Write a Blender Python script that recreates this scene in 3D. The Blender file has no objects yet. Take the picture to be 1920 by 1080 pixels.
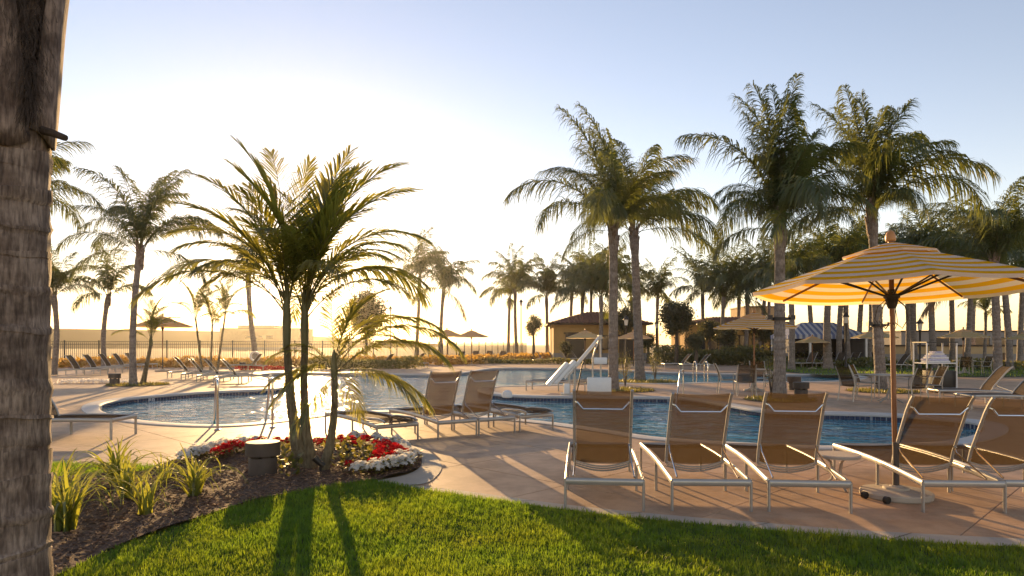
import bpy, bmesh, math, random
import numpy as np
from mathutils import Vector, Matrix
from mathutils.geometry import tessellate_polygon, delaunay_2d_cdt
random.seed(7); rng = np.random.default_rng(7)
S = bpy.context.scene
R = math.radians
COL = S.collection
# ---------------------------------------------------------------- camera
CAM_H, FPX, HOR = 1.5, 1280.0, 646.0
cam_d = bpy.data.cameras.new('camera'); cam = bpy.data.objects.new('camera', cam_d); COL.objects.link(cam)
cam.location = (0, 0, CAM_H); cam.rotation_euler = (R(90), 0, 0)
cam_d.sensor_width = 36; cam_d.lens = 24; cam_d.shift_y = (HOR-540)/1920
cam_d.clip_start = .05; cam_d.clip_end = 6000
S.camera = cam
# ---------------------------------------------------------------- light
SUN_AZ, SUN_EL = R(-16.7), R(8.3)          # azimuth from +Y towards +X
sd = Vector((math.sin(SUN_AZ)*math.cos(SUN_EL), math.cos(SUN_AZ)*math.cos(SUN_EL), math.sin(SUN_EL)))
w = bpy.data.worlds.new('World'); S.world = w; w.use_nodes = True
nt = w.node_tree; bgn = nt.nodes['Background']
sky = nt.nodes.new('ShaderNodeTexSky'); sky.sky_type = 'NISHITA'; sky.sun_disc = False
sky.sun_elevation = SUN_EL; sky.sun_rotation = SUN_AZ
sky.air_density = 1.0; sky.dust_density = .06; sky.ozone_density = 1.1; sky.altitude = 0
wb = nt.nodes.new('ShaderNodeMix'); wb.data_type = 'RGBA'; wb.blend_type = 'MULTIPLY'; wb.inputs[0].default_value = 1; wb.inputs[7].default_value = (1.30, 1.01, .98, 1)
nt.links.new(sky.outputs[0], wb.inputs[6]); nt.links.new(wb.outputs[2], bgn.inputs[0]); bgn.inputs[1].default_value = 0.132
sl = bpy.data.lights.new('sun', 'SUN'); sl.energy = 5.0; sl.angle = R(.55); sl.color = (1, .63, .27)
so = bpy.data.objects.new('sun', sl); COL.objects.link(so); so.rotation_euler = sd.to_track_quat('Z', 'Y').to_euler()
so.location = (-20, 40, 30)
S.view_settings.view_transform = 'Standard'; S.view_settings.look = 'None'
S.view_settings.exposure = .94; S.view_settings.gamma = 1
S.render.engine = 'CYCLES'
cy = S.cycles; cy.max_bounces = 7; cy.diffuse_bounces = 3; cy.glossy_bounces = 3; cy.transmission_bounces = 4
cy.transparent_max_bounces = 12; cy.use_denoising = True; cy.sample_clamp_indirect = 6; cy.sample_clamp_direct = 0
cy.caustics_reflective = False; cy.caustics_refractive = False

# ---------------------------------------------------------------- helpers
def G(px, py, z=0.0):
    d = (CAM_H-z)*FPX/(py-HOR)
    return ((px-960)*d/FPX, d)
def GZ(px, py, d):                        # point at depth d that shows at pixel
    return ((px-960)*d/FPX, d, CAM_H-(py-HOR)*d/FPX)
def tag(o, label=None, cat=None, group=None, kind=None):
    if label: o['label'] = label
    if cat: o['category'] = cat
    if group: o['group'] = group
    if kind: o['kind'] = kind
    return o
def thing(name, label, cat, loc=(0, 0, 0), rz=0, group=None):
    o = bpy.data.objects.new(name, None); COL.objects.link(o); o.empty_display_size = .2
    o.location = (loc[0], loc[1], loc[2] if len(loc) > 2 else 0); o.rotation_euler = (0, 0, rz)
    return tag(o, label, cat, group)
def link(name, me, parent=None, loc=None, rot=None, scale=None):
    o = bpy.data.objects.new(name, me); COL.objects.link(o)
    if parent: o.parent = parent
    if loc is not None: o.location = loc
    if rot is not None: o.rotation_euler = rot
    if scale is not None: o.scale = scale if hasattr(scale, '__len__') else (scale,)*3
    return o
def copy_tree(o, parent=None):
    c = o.copy(); COL.objects.link(c); c.parent = parent
    for ch in list(o.children): copy_tree(ch, c)
    return c
class MB:
    def __init__(s): s.v = []; s.f = []; s.uv = None
    def add(s, vs, fs):
        n = len(s.v); s.v += [tuple(p) for p in vs]; s.f += [tuple(i+n for i in f) for f in fs]; return s
    def box(s, c, size, rz=0, M=None, taper=1.0):
        hx, hy, hz = size[0]/2, size[1]/2, size[2]/2
        vs = [Vector((x*hx*(taper if z > 0 else 1), y*hy*(taper if z > 0 else 1), z*hz)) for z in (-1, 1) for y in (-1, 1) for x in (-1, 1)]
        if rz: m = Matrix.Rotation(rz, 3, 'Z'); vs = [m @ v for v in vs]
        if M is not None: vs = [M @ v for v in vs]
        vs = [v+Vector(c) for v in vs]
        return s.add(vs, [(0, 2, 3, 1), (4, 5, 7, 6), (0, 1, 5, 4), (2, 6, 7, 3), (0, 4, 6, 2), (1, 3, 7, 5)])
    def tube(s, pts, r, n=8, cap=True, flat=None, up=None):
        pts = [Vector(p) for p in pts]; N = len(pts)
        rs = r if hasattr(r, '__len__') else [r]*N
        base = len(s.v); prev = None
        for i, p in enumerate(pts):
            t = (pts[min(i+1, N-1)]-pts[max(i-1, 0)])
            if t.length < 1e-9: t = Vector((0, 0, 1))
            t.normalize()
            if up is not None: a = Vector(up)
            elif prev is not None: a = prev
            else: a = Vector((0, 0, 1)) if abs(t.z) < .9 else Vector((0, 1, 0))
            sx = t.cross(a)
            if sx.length < 1e-6: sx = t.cross(Vector((1, 0, 0)))
            sx.normalize(); sy = sx.cross(t).normalized()
            if up is None: prev = sy
            for k in range(n):
                an = 2*math.pi*(k+.5)/n
                fx, fy = (1, 1) if flat is None else flat
                s.v.append(tuple(p+sx*math.cos(an)*rs[i]*fx+sy*math.sin(an)*rs[i]*fy))
        for i in range(N-1):
            for k in range(n):
                a = base+i*n+k; b = base+i*n+(k+1) % n
                s.f.append((a, b, b+n, a+n))
        if cap:
            s.f.append(tuple(base+k for k in reversed(range(n)))); s.f.append(tuple(base+(N-1)*n+k for k in range(n)))
        return s
    def lathe(s, prof, n=16, c=(0, 0, 0), cap=True):
        base = len(s.v)
        for (r, z) in prof:
            for k in range(n):
                a = 2*math.pi*k/n; s.v.append((c[0]+r*math.cos(a), c[1]+r*math.sin(a), c[2]+z))
        for i in range(len(prof)-1):
            for k in range(n):
                a = base+i*n+k; b = base+i*n+(k+1) % n; s.f.append((a, b, b+n, a+n))
        if cap:
            s.f.append(tuple(base+k for k in reversed(range(n)))); s.f.append(tuple(base+(len(prof)-1)*n+k for k in range(n)))
        return s
    def mesh(s, name, mat, smooth=True):
        me = bpy.data.meshes.new(name); me.from_pydata(s.v, [], s.f); me.update()
        if mat: me.materials.append(mat)
        if smooth:
            me.polygons.foreach_set('use_smooth', [True]*len(me.polygons))
            try: me.set_sharp_from_angle(angle=R(38))
            except Exception: pass
        return me
    def build(s, name, mat, parent=None, smooth=True, loc=None, rot=None):
        return link(name, s.mesh(name, mat, smooth), parent, loc, rot)
def bevel_box(size, b=.01):
    bm = bmesh.new(); bmesh.ops.create_cube(bm, size=1)
    bmesh.ops.scale(bm, vec=size, verts=bm.verts)
    bmesh.ops.bevel(bm, geom=list(bm.edges), offset=b, segments=2, affect='EDGES', profile=.5)
    return bm
def bm_build(bm, name, mat, parent=None, loc=None, rot=None, smooth=True):
    me = bpy.data.meshes.new(name); bm.to_mesh(me); bm.free()
    if mat: me.materials.append(mat)
    if smooth:
        me.polygons.foreach_set('use_smooth', [True]*len(me.polygons))
        try: me.set_sharp_from_angle(angle=R(38))
        except Exception: pass
    return link(name, me, parent, loc, rot)
def np_mesh(name, verts, tris, mat, smooth=False):
    me = bpy.data.meshes.new(name); nv, nf = len(verts), len(tris)
    me.vertices.add(nv); me.vertices.foreach_set('co', np.asarray(verts, dtype=np.float32).ravel())
    me.loops.add(nf*3); me.loops.foreach_set('vertex_index', np.asarray(tris, dtype=np.int32).ravel())
    me.polygons.add(nf); me.polygons.foreach_set('loop_start', np.arange(0, nf*3, 3, dtype=np.int32))
    me.polygons.foreach_set('loop_total', np.full(nf, 3, dtype=np.int32))
    if smooth: me.polygons.foreach_set('use_smooth', np.ones(nf, dtype=bool))
    me.update(calc_edges=True); me.validate()
    if mat: me.materials.append(mat)
    return me
def catmull(pts, n=5, closed=True):
    out = []; P = [Vector((p[0], p[1])) for p in pts]; N = len(P)
    rng_i = range(N) if closed else range(N-1)
    for i in rng_i:
        if closed: a, b, c, d = P[(i-1) % N], P[i], P[(i+1) % N], P[(i+2) % N]
        else: a, b, c, d = P[max(i-1, 0)], P[i], P[i+1], P[min(i+2, N-1)]
        for k in range(n):
            t = k/n; t2, t3 = t*t, t*t*t
            out.append(.5*((2*b)+(c-a)*t+(2*a-5*b+4*c-d)*t2+(3*b-a-3*c+d)*t3))
    if not closed: out.append(P[-1])
    return [(p.x, p.y) for p in out]
def offset_poly(pts, d):                 # CCW polygon, +d outwards
    out = []; N = len(pts)
    for i in range(N):
        a = Vector(pts[i-1]); b = Vector(pts[i]); c = Vector(pts[(i+1) % N])
        t1 = (b-a).normalized(); t2 = (c-b).normalized(); t = (t1+t2)
        if t.length < 1e-6: t = t1
        t.normalize(); out.append((b.x+t.y*d, b.y-t.x*d))
    return out
def area(p): return .5*sum(p[i-1][0]*p[i][1]-p[i][0]*p[i-1][1] for i in range(len(p)))
def inside(poly, X, Y):
    poly = np.asarray(poly); n = len(poly); r = np.zeros(len(X), bool); j = n-1
    for i in range(n):
        xi, yi = poly[i]; xj, yj = poly[j]
        if yi != yj:
            c = ((yi > Y) != (yj > Y)) & (X < (xj-xi)*(Y-yi)/(yj-yi)+xi); r ^= c
        j = i
    return r
def sheet(loops, z):
    vs = [Vector((p[0], p[1], 0)) for l in loops for p in l]
    tr = tessellate_polygon([[Vector((p[0], p[1], 0)) for p in l] for l in loops])
    return [(v.x, v.y, z) for v in vs], [tuple(t) for t in tr]
def sheet_mesh(name, loops, z, mat):
    v, f = sheet(loops, z); me = bpy.data.meshes.new(name); me.from_pydata(v, [], f); me.update()
    bm = bmesh.new(); bm.from_mesh(me)
    for fc in bm.faces:
        if fc.normal.z < 0: fc.normal_flip()
    bm.to_mesh(me); bm.free(); me.materials.append(mat); return me
def fill_terrain(name, poly, res, zf, mat):
    P = np.asarray(poly); x0, y0 = P.min(0); x1, y1 = P.max(0)
    gx, gy = np.meshgrid(np.arange(x0, x1, res), np.arange(y0, y1, res)); gx = gx.ravel()+rng.uniform(-.3, .3, gx.size)*res; gy = gy.ravel()+rng.uniform(-.3, .3, gy.size)*res
    m = inside(P, gx, gy); pts = [Vector(p) for p in poly]+[Vector((a, b)) for a, b in zip(gx[m], gy[m])]
    n = len(poly); r = delaunay_2d_cdt(pts, [(i, (i+1) % n) for i in range(n)], [], 1, 1e-5)
    V = np.array([(p.x, p.y) for p in r[0]]); F = np.array([f for f in r[2] if len(f) == 3])
    c = V[F].mean(1); F = F[inside(P, c[:, 0], c[:, 1])]
    Z = zf(V[:, 0], V[:, 1]); a = V[F]
    cr = (a[:, 1, 0]-a[:, 0, 0])*(a[:, 2, 1]-a[:, 0, 1])-(a[:, 1, 1]-a[:, 0, 1])*(a[:, 2, 0]-a[:, 0, 0])
    F[cr < 0] = F[cr < 0][:, ::-1]
    return np_mesh(name, np.c_[V, Z], F, mat, True)
def scatter(poly, n):
    P = np.asarray(poly); x0, y0 = P.min(0); x1, y1 = P.max(0); A = abs(area(poly)); out = []
    k = int(n*(x1-x0)*(y1-y0)/A)+10
    X = rng.uniform(x0, x1, k); Y = rng.uniform(y0, y1, k); m = inside(P, X, Y); return X[m], Y[m]

# ---------------------------------------------------------------- materials
def nmat(name):
    m = bpy.data.materials.new(name); m.use_nodes = True; t = m.node_tree
    return m, t, t.nodes['Principled BSDF'], t.nodes['Material Output']
def ramp_noise(t, c1, c2, scale, detail=6, lo=.3, hi=.7, coord='Object', stretch=None, rough=.55):
    tc = t.nodes.new('ShaderNodeTexCoord'); n = t.nodes.new('ShaderNodeTexNoise'); n.inputs['Scale'].default_value = scale
    n.inputs['Detail'].default_value = detail; n.inputs['Roughness'].default_value = rough
    if stretch:
        mp = t.nodes.new('ShaderNodeMapping'); mp.inputs['Scale'].default_value = stretch
        t.links.new(tc.outputs[coord], mp.inputs[0]); t.links.new(mp.outputs[0], n.inputs['Vector'])
    else: t.links.new(tc.outputs[coord], n.inputs['Vector'])
    r = t.nodes.new('ShaderNodeValToRGB'); r.color_ramp.elements[0].position = lo; r.color_ramp.elements[1].position = hi
    r.color_ramp.elements[0].color = (*c1, 1); r.color_ramp.elements[1].color = (*c2, 1)
    t.links.new(n.outputs['Fac'], r.inputs[0]); return r.outputs[0], n.outputs['Fac']
def mul(t, a, b, fac=1.0, mode='MULTIPLY'):
    m = t.nodes.new('ShaderNodeMix'); m.data_type = 'RGBA'; m.blend_type = mode; m.inputs[0].default_value = fac
    t.links.new(a, m.inputs[6])
    if isinstance(b, tuple): m.inputs[7].default_value = (*b, 1)
    else: t.links.new(b, m.inputs[7])
    return m.outputs[2]
def bump(t, p, h, strength, dist=.02):
    b = t.nodes.new('ShaderNodeBump'); b.inputs['Strength'].default_value = strength; b.inputs['Distance'].default_value = dist
    t.links.new(h, b.inputs['Height']); t.links.new(b.outputs[0], p.inputs['Normal']); return b
def simple(name, c1, c2=None, scale=8, rough=.6, metal=0, bmp=0, bscale=None, spec=.5, stretch=None, rand=0):
    m, t, p, o = nmat(name)
    c2 = c2 or tuple(x*.75 for x in c1)
    col, f = ramp_noise(t, c1, c2, scale, stretch=stretch)
    if rand:
        oi = t.nodes.new('ShaderNodeObjectInfo'); mr = t.nodes.new('ShaderNodeMapRange')
        mr.inputs[3].default_value = 1-rand; mr.inputs[4].default_value = 1+rand
        t.links.new(oi.outputs['Random'], mr.inputs[0]); hv = t.nodes.new('ShaderNodeHueSaturation')
        t.links.new(mr.outputs[0], hv.inputs['Value']); t.links.new(col, hv.inputs['Color']); col = hv.outputs[0]
    t.links.new(col, p.inputs['Base Color']); p.inputs['Roughness'].default_value = rough; p.inputs['Metallic'].default_value = metal
    p.inputs['Specular IOR Level'].default_value = spec
    if bmp:
        _, f2 = ramp_noise(t, (0, 0, 0), (1, 1, 1), bscale or scale*6, stretch=stretch); bump(t, p, f2, bmp)
    return m
def leafmat(name, c1, c2, trans, tw=.45, scale=3, gloss=.08, rand=.25, rough=.4):
    m, t, p, o = nmat(name); t.nodes.remove(p)
    col, f = ramp_noise(t, c1, c2, scale)
    oi = t.nodes.new('ShaderNodeObjectInfo'); mr = t.nodes.new('ShaderNodeMapRange')
    mr.inputs[3].default_value = 1-rand; mr.inputs[4].default_value = 1+rand
    t.links.new(oi.outputs['Random'], mr.inputs[0]); hv = t.nodes.new('ShaderNodeHueSaturation')
    t.links.new(mr.outputs[0], hv.inputs['Value']); t.links.new(col, hv.inputs['Color'])
    if name == 'lawn_grass':
        cg, fg = ramp_noise(t, (.45, .55, .45), (1.1, 1.1, .95), 7, 6, .3, .68); cg2, fg2 = ramp_noise(t, (.85, 1.05, .9), (1.2, 1.1, .9), .9, 5, .4, .7); pc = mul(t, mul(t, col, cg), cg2); t.links.new(pc, hv.inputs['Color'])
    d = t.nodes.new('ShaderNodeBsdfDiffuse'); tr = t.nodes.new('ShaderNodeBsdfTranslucent'); g = t.nodes.new('ShaderNodeBsdfGlossy')
    if name == 'lawn_grass':
        tt_ = mul(t, mul(t, cg, cg2), trans); t.links.new(tt_, tr.inputs['Color'])
    g.inputs['Roughness'].default_value = rough; g.inputs['Color'].default_value = (.9, .9, .85, 1)
    tr.inputs['Color'].default_value = (*trans, 1); t.links.new(hv.outputs[0], d.inputs['Color'])
    a = t.nodes.new('ShaderNodeMixShader'); a.inputs[0].default_value = tw; b = t.nodes.new('ShaderNodeMixShader'); b.inputs[0].default_value = gloss
    t.links.new(d.outputs[0], a.inputs[1]); t.links.new(tr.outputs[0], a.inputs[2])
    t.links.new(a.outputs[0], b.inputs[1]); t.links.new(g.outputs[0], b.inputs[2]); t.links.new(b.outputs[0], o.inputs[0])
    return m
M = {}
M['queen'] = leafmat('queen_palm_leaf', (.018, .042, .012), (.042, .072, .02), (.30, .32, .045), .36)
M['king'] = leafmat('king_palm_leaf', (.025, .055, .012), (.055, .085, .02), (.52, .48, .06), .52)
M['dead_frond'] = leafmat('dead_palm_frond', (.16, .095, .045), (.24, .15, .075), (.40, .22, .07), .3)
M['rachis'] = simple('palm_stalk', (.16, .14, .05), (.09, .09, .03), 4, .5)
M['ficus'] = leafmat('ficus_leaf', (.022, .035, .012), (.045, .055, .018), (.20, .18, .03), .30)
M['grass'] = leafmat('lawn_grass', (.032, .078, .01), (.09, .135, .018), (.48, .57, .04), .50, 1.7, .03, 0)
M['lily'] = leafmat('daylily_leaf', (.07, .12, .02), (.12, .15, .03), (.55, .55, .06), .48)
M['shrub'] = leafmat('shrub_leaf', (.04, .06, .015), (.08, .09, .02), (.4, .34, .05), .4)
M['gold_grass'] = leafmat('dry_golden_grass', (.28, .16, .03), (.35, .22, .05), (.75, .42, .06), .5)
M['white_petal'] = leafmat('white_petal', (.82, .81, .79), (.88, .87, .85), (.88, .85, .78), .48, gloss=.02, rand=.05)
M['red_petal'] = leafmat('red_petal', (.50, .008, .012), (.62, .015, .02), (.75, .02, .02), .35, gloss=.02, rand=.2)
def trunkmat(name, c1, c2, ring):
    m, t, p, o = nmat(name)
    col, f = ramp_noise(t, c1, c2, 3.2, 8, .3, .72, stretch=(1, 1, 3))
    col2, f2 = ramp_noise(t, (.45, .42, .4), (1, 1, 1), 14, 6, .35, .6, stretch=(2.5, 2.5, .6))
    t.links.new(mul(t, col, col2, .8), p.inputs['Base Color']); p.inputs['Roughness'].default_value = .85
    if ring > 1:
        c3, f3 = ramp_noise(t, (.45, .42, .40), (1.1, 1.08, 1.05), 75, 6, .35, .62, stretch=(1, 1, .16)); c4, f4 = ramp_noise(t, (.5, .46, .44), (1, 1, 1), 9, 8, .38, .58)
        t.links.new(mul(t, mul(t, mul(t, col, col2, .4), c3), c4), p.inputs['Base Color']); bump(t, p, f3, 1.0, .012); return m
    bump(t, p, f2, .7, .02); return m
M['trunk'] = trunkmat('palm_trunk_bark', (.20, .165, .14), (.36, .31, .27), 1)
M['trunk_king'] = trunkmat('king_palm_bark', (.15, .125, .075), (.25, .21, .13), 1)
M['big_trunk'] = trunkmat('ringed_brown_bark', (.26, .195, .155), (.48, .38, .31), 2)
M['boot'] = trunkmat('palm_leaf_base', (.26, .19, .15), (.46, .36, .30), 2)
M['fibre'] = simple('palm_fibre', (.10, .07, .05), (.05, .035, .025), 20, .9)
M['bark'] = simple('tree_bark', (.14, .11, .08), (.08, .06, .05), 8, .9)
M['alu'] = simple('painted_aluminium', (.46, .435, .40), (.38, .36, .33), 3, .34, .4)
M['steel'] = simple('polished_steel', (.75, .74, .72), (.66, .65, .63), 3, .16, 1)
M['white'] = simple('white_plastic', (.80, .79, .77), (.74, .73, .71), 4, .35)
M['dark'] = simple('black_metal', (.018, .016, .015), (.03, .027, .025), 5, .45, .2)
M['bronze'] = simple('dark_bronze', (.055, .045, .04), (.035, .03, .027), 4, .5, .2)
M['concrete_lamp'] = simple('grey_lamp_casing', (.10, .074, .056), (.065, .05, .04), 6, .65)
M['wood'] = simple('varnished_wood', (.30, .12, .045), (.20, .075, .028), 5, .35, stretch=(6, 6, .8))
M['finial'] = simple('light_wood', (.55, .26, .08), (.45, .20, .06), 6, .4)
M['mulch'] = simple('bark_mulch', (.08, .045, .028), (.17, .10, .062), 16, .95, 0, .8, 45)
M['chip'] = simple('mulch_chip', (.13, .07, .042), (.34, .21, .13), 30, .95, rand=.3)
M['stucco'] = simple('ochre_stucco', (.50, .30, .10), (.42, .25, .085), 1.2, .9, 0, .3, 30)
M['tan_stucco'] = simple('tan_stucco', (.52, .38, .20), (.45, .32, .17), 1.2, .9)
M['grey_wall'] = simple('grey_wall', (.30, .28, .26), (.24, .225, .21), .8, .9)
M['roof'] = simple('clay_roof_tile', (.30, .13, .085), (.20, .085, .06), 2.5, .85)
M['brown_trim'] = simple('brown_trim', (.06, .035, .02), (.04, .025, .015), 3, .7)
M['door'] = simple('dark_door', (.035, .022, .014), (.025, .017, .012), 3, .4)
M['glass'] = simple('dark_window_glass', (.03, .035, .04), (.04, .045, .05), 2, .08)
M['towel'] = simple('white_towel', (.78, .76, .74), (.68, .66, .65), 9, .95, bmp=.3, bscale=60)
M['red'] = simple('red_enamel', (.35, .02, .015), (.28, .015, .012), 4, .4)
m, t, p, o = nmat('lamp_glass'); p.inputs['Base Color'].default_value = (.75, .70, .6, 1); p.inputs['Roughness'].default_value = .3; M['lampglass'] = m
def slingmat(name, col, tcol, clear):
    m, t, p, o = nmat(name); t.nodes.remove(p)
    c0, f = ramp_noise(t, col, tuple(x*.5 for x in col), 110, 3, .35, .65, stretch=(.12, 1, 1)); c1_, f1_ = ramp_noise(t, (.62, .6, .58), (1, 1, 1), 4, 5, .3, .65); c = mul(t, c0, c1_)
    d = t.nodes.new('ShaderNodeBsdfDiffuse'); tr = t.nodes.new('ShaderNodeBsdfTranslucent'); x = t.nodes.new('ShaderNodeBsdfTransparent')
    t.links.new(c, d.inputs[0]); tr.inputs[0].default_value = (*tcol, 1)
    a = t.nodes.new('ShaderNodeMixShader'); a.inputs[0].default_value = .25; b = t.nodes.new('ShaderNodeMixShader'); b.inputs[0].default_value = clear
    t.links.new(d.outputs[0], a.inputs[1]); t.links.new(tr.outputs[0], a.inputs[2]); t.links.new(a.outputs[0], b.inputs[1]); t.links.new(x.outputs[0], b.inputs[2])
    t.links.new(b.outputs[0], o.inputs[0]); return m
M['sling'] = slingmat('tan_mesh_sling', (.11, .082, .052), (.18, .115, .05), .42)
M['sling_grey'] = slingmat('taupe_mesh_sling', (.22, .175, .135), (.18, .125, .075), .16)
def stripemat(name, ca, cb, freq, tw, ta, tb, axis=1):
    m, t, p, o = nmat(name); t.nodes.remove(p)
    uv = t.nodes.new('ShaderNodeUVMap'); sp = t.nodes.new('ShaderNodeSeparateXYZ'); t.links.new(uv.outputs[0], sp.inputs[0])
    mm = t.nodes.new('ShaderNodeMath'); mm.operation = 'MULTIPLY'; mm.inputs[1].default_value = freq; t.links.new(sp.outputs[axis], mm.inputs[0])
    fr = t.nodes.new('ShaderNodeMath'); fr.operation = 'FRACT'; t.links.new(mm.outputs[0], fr.inputs[0])
    gt = t.nodes.new('ShaderNodeMath'); gt.operation = 'GREATER_THAN'; gt.inputs[1].default_value = .5; t.links.new(fr.outputs[0], gt.inputs[0])
    def mixc(a, b):
        x = t.nodes.new('ShaderNodeMix'); x.data_type = 'RGBA'; x.inputs[6].default_value = (*a, 1); x.inputs[7].default_value = (*b, 1)
        t.links.new(gt.outputs[0], x.inputs[0]); return x.outputs[2]
    d = t.nodes.new('ShaderNodeBsdfDiffuse'); tr = t.nodes.new('ShaderNodeBsdfTranslucent')
    c2, f2 = ramp_noise(t, (.92, .92, .91), (1, 1, 1), 5)
    t.links.new(mul(t, mixc(ca, cb), c2, 1), d.inputs[0]); t.links.new(mixc(ta, tb), tr.inputs[0])
    a = t.nodes.new('ShaderNodeMixShader'); a.inputs[0].default_value = tw
    t.links.new(d.outputs[0], a.inputs[1]); t.links.new(tr.outputs[0], a.inputs[2]); t.links.new(a.outputs[0], o.inputs[0]); return m
M['canopy'] = stripemat('yellow_white_stripe_canvas', (.90, .57, .02), (.90, .88, .84), 7.5, .56, (.98, .46, .015), (.98, .76, .42))
M['blue_stripe'] = stripemat('blue_white_stripe_canvas', (.24, .28, .45), (.70, .70, .74), 13, .25, (.2, .25, .5), (.6, .6, .65), 0)
def deckmat():
    m, t, p, o = nmat('peach_concrete_deck')
    a, f = ramp_noise(t, (.51, .32, .19), (.62, .405, .255), .7, 8, .3, .7)
    b, f2 = ramp_noise(t, (.60, .57, .55), (1, 1, 1), 2.3, 10, .30, .60, rough=.68)
    c, f3 = ramp_noise(t, (.86, .86, .86), (1.0, 1.0, 1.0), 90, 3, .3, .6)
    oi = t.nodes.new('ShaderNodeObjectInfo'); mr = t.nodes.new('ShaderNodeMapRange'); mr.inputs[3].default_value = .93; mr.inputs[4].default_value = 1.06
    t.links.new(oi.outputs['Random'], mr.inputs[0]); hv = t.nodes.new('ShaderNodeHueSaturation'); t.links.new(mr.outputs[0], hv.inputs['Value'])
    t.links.new(mul(t, mul(t, a, b), c), hv.inputs['Color']); t.links.new(hv.outputs[0], p.inputs['Base Color'])
    p.inputs['Roughness'].default_value = .62; p.inputs['Specular IOR Level'].default_value = .35; bump(t, p, f3, .25, .004); return m
M['deck'] = deckmat()
M['border'] = simple('pale_concrete', (.50, .43, .35), (.40, .34, .275), 3, .75, 0, .3, 80)
M['coping'] = simple('coping_concrete', (.58, .54, .50), (.48, .45, .42), 3, .6, 0, .2, 80)
M['plaster'] = simple('blue_pool_plaster', (.28, .66, .82), (.22, .58, .76), .8, .8)
M['tile'] = simple('navy_glazed_tile', (.012, .022, .06), (.03, .05, .11), 14, .18)
M['grout'] = simple('grey_grout', (.30, .31, .33), (.24, .25, .27), 9, .8)
def watermat():
    m, t, p, o = nmat('rippled_pool_water'); t.nodes.remove(p)
    tc = t.nodes.new('ShaderNodeTexCoord'); mp = t.nodes.new('ShaderNodeMapping'); mp.inputs['Scale'].default_value = (1, 1.5, 1)
    t.links.new(tc.outputs['Object'], mp.inputs[0])
    n1 = t.nodes.new('ShaderNodeTexNoise'); n1.inputs['Scale'].default_value = 1.5; n1.inputs['Detail'].default_value = 3; n1.inputs['Distortion'].default_value = .6
    n2 = t.nodes.new('ShaderNodeTexNoise'); n2.inputs['Scale'].default_value = 6.5; n2.inputs['Detail'].default_value = 2
    t.links.new(mp.outputs[0], n1.inputs['Vector']); t.links.new(mp.outputs[0], n2.inputs['Vector'])
    b1 = t.nodes.new('ShaderNodeBump'); b1.inputs['Strength'].default_value = 1.0; b1.inputs['Distance'].default_value = .13; t.links.new(n1.outputs['Fac'], b1.inputs['Height'])
    b2 = t.nodes.new('ShaderNodeBump'); b2.inputs['Strength'].default_value = .22; b2.inputs['Distance'].default_value = .03
    t.links.new(n2.outputs['Fac'], b2.inputs['Height']); t.links.new(b1.outputs[0], b2.inputs['Normal'])
    fr = t.nodes.new('ShaderNodeFresnel'); fr.inputs[0].default_value = 1.21; t.links.new(b2.outputs[0], fr.inputs['Normal'])
    g = t.nodes.new('ShaderNodeBsdfGlossy'); g.inputs['Roughness'].default_value = .07; t.links.new(b2.outputs[0], g.inputs['Normal'])
    x = t.nodes.new('ShaderNodeBsdfTransparent'); x.inputs[0].default_value = (.46, .80, .92, 1)
    dd = t.nodes.new('ShaderNodeBsdfDiffuse'); dd.inputs[0].default_value = (.035, .34, .50, 1); bd = t.nodes.new('ShaderNodeMixShader'); bd.inputs[0].default_value = .52
    t.links.new(x.outputs[0], bd.inputs[1]); t.links.new(dd.outputs[0], bd.inputs[2])
    mx = t.nodes.new('ShaderNodeMixShader'); t.links.new(fr.outputs[0], mx.inputs[0]); t.links.new(bd.outputs[0], mx.inputs[1]); t.links.new(g.outputs[0], mx.inputs[2])
    t.links.new(mx.outputs[0], o.inputs[0]); return m
M['water'] = watermat()
M['lawn'] = simple('lawn_soil', (.035, .055, .012), (.055, .075, .018), 6, .95)
M['field'] = simple('dry_field', (.30, .19, .07), (.40, .27, .10), .05, .95)
M['hill'] = simple('dry_hillside', (.36, .25, .12), (.30, .20, .10), .02, .95)
# ================================================================ SETTING
pool_px = [(186, 768), (215, 780), (270, 789), (340, 795), (420, 797), (490, 792), (560, 783), (620, 776), (700, 771), (800, 773), (900, 780), (1000, 789), (1056, 795),
 (1120, 804), (1186, 814), (1249, 822), (1369, 830), (1460, 834), (1552, 837), (1693, 833), (1790, 825), (1840, 811), (1846, 799), (1823, 791),
 (1760, 785), (1712, 781), (1640, 777), (1562, 775), (1438, 771), (1377, 762), (1309, 751), (1257, 746), (1192, 745), (1070, 744), (990, 743), (925, 739), (896, 731),
 (925, 725), (1000, 723), (1060, 721), (1120, 718), (1180, 719), (1260, 719), (1340, 717), (1480, 716), (1570, 714), (1612, 708), (1580, 703), (1480, 702), (1360, 701),
 (1240, 698), (1160, 694), (1060, 691), (960, 690), (915, 692), (868, 699), (797, 702), (700, 701), (628, 700), (560, 699), (505, 700), (484, 704), (505, 711), (535, 716),
 (547, 721), (535, 727), (485, 731), (395, 735), (310, 741), (235, 748), (192, 757)]
POOL = catmull([G(*p) for p in pool_px], 5)
if area(POOL) < 0: POOL.reverse()
COP = offset_poly(POOL, .34)
bord_px = [(742, 908), (820, 915), (900, 925), (1055, 946), (1250, 966), (1400, 978), (1600, 994), (1920, 1011), (2300, 1028)]
lawn_px = [(700, 905), (790, 918), (900, 936), (1000, 952), (1200, 975), (1400, 993), (1600, 1009), (1920, 1028), (2300, 1047)]
BORD = catmull([G(*p) for p in bord_px], 5, False); LEDGE = catmull([G(*p) for p in lawn_px], 5, False)
bed_top_px = [(310, 876), (345, 862), (420, 842), (540, 828), (650, 824), (735, 832), (782, 850), (790, 872), (765, 890), (705, 902)]
BEDTOP = catmull([G(*p) for p in bed_top_px], 5, False)
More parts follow.
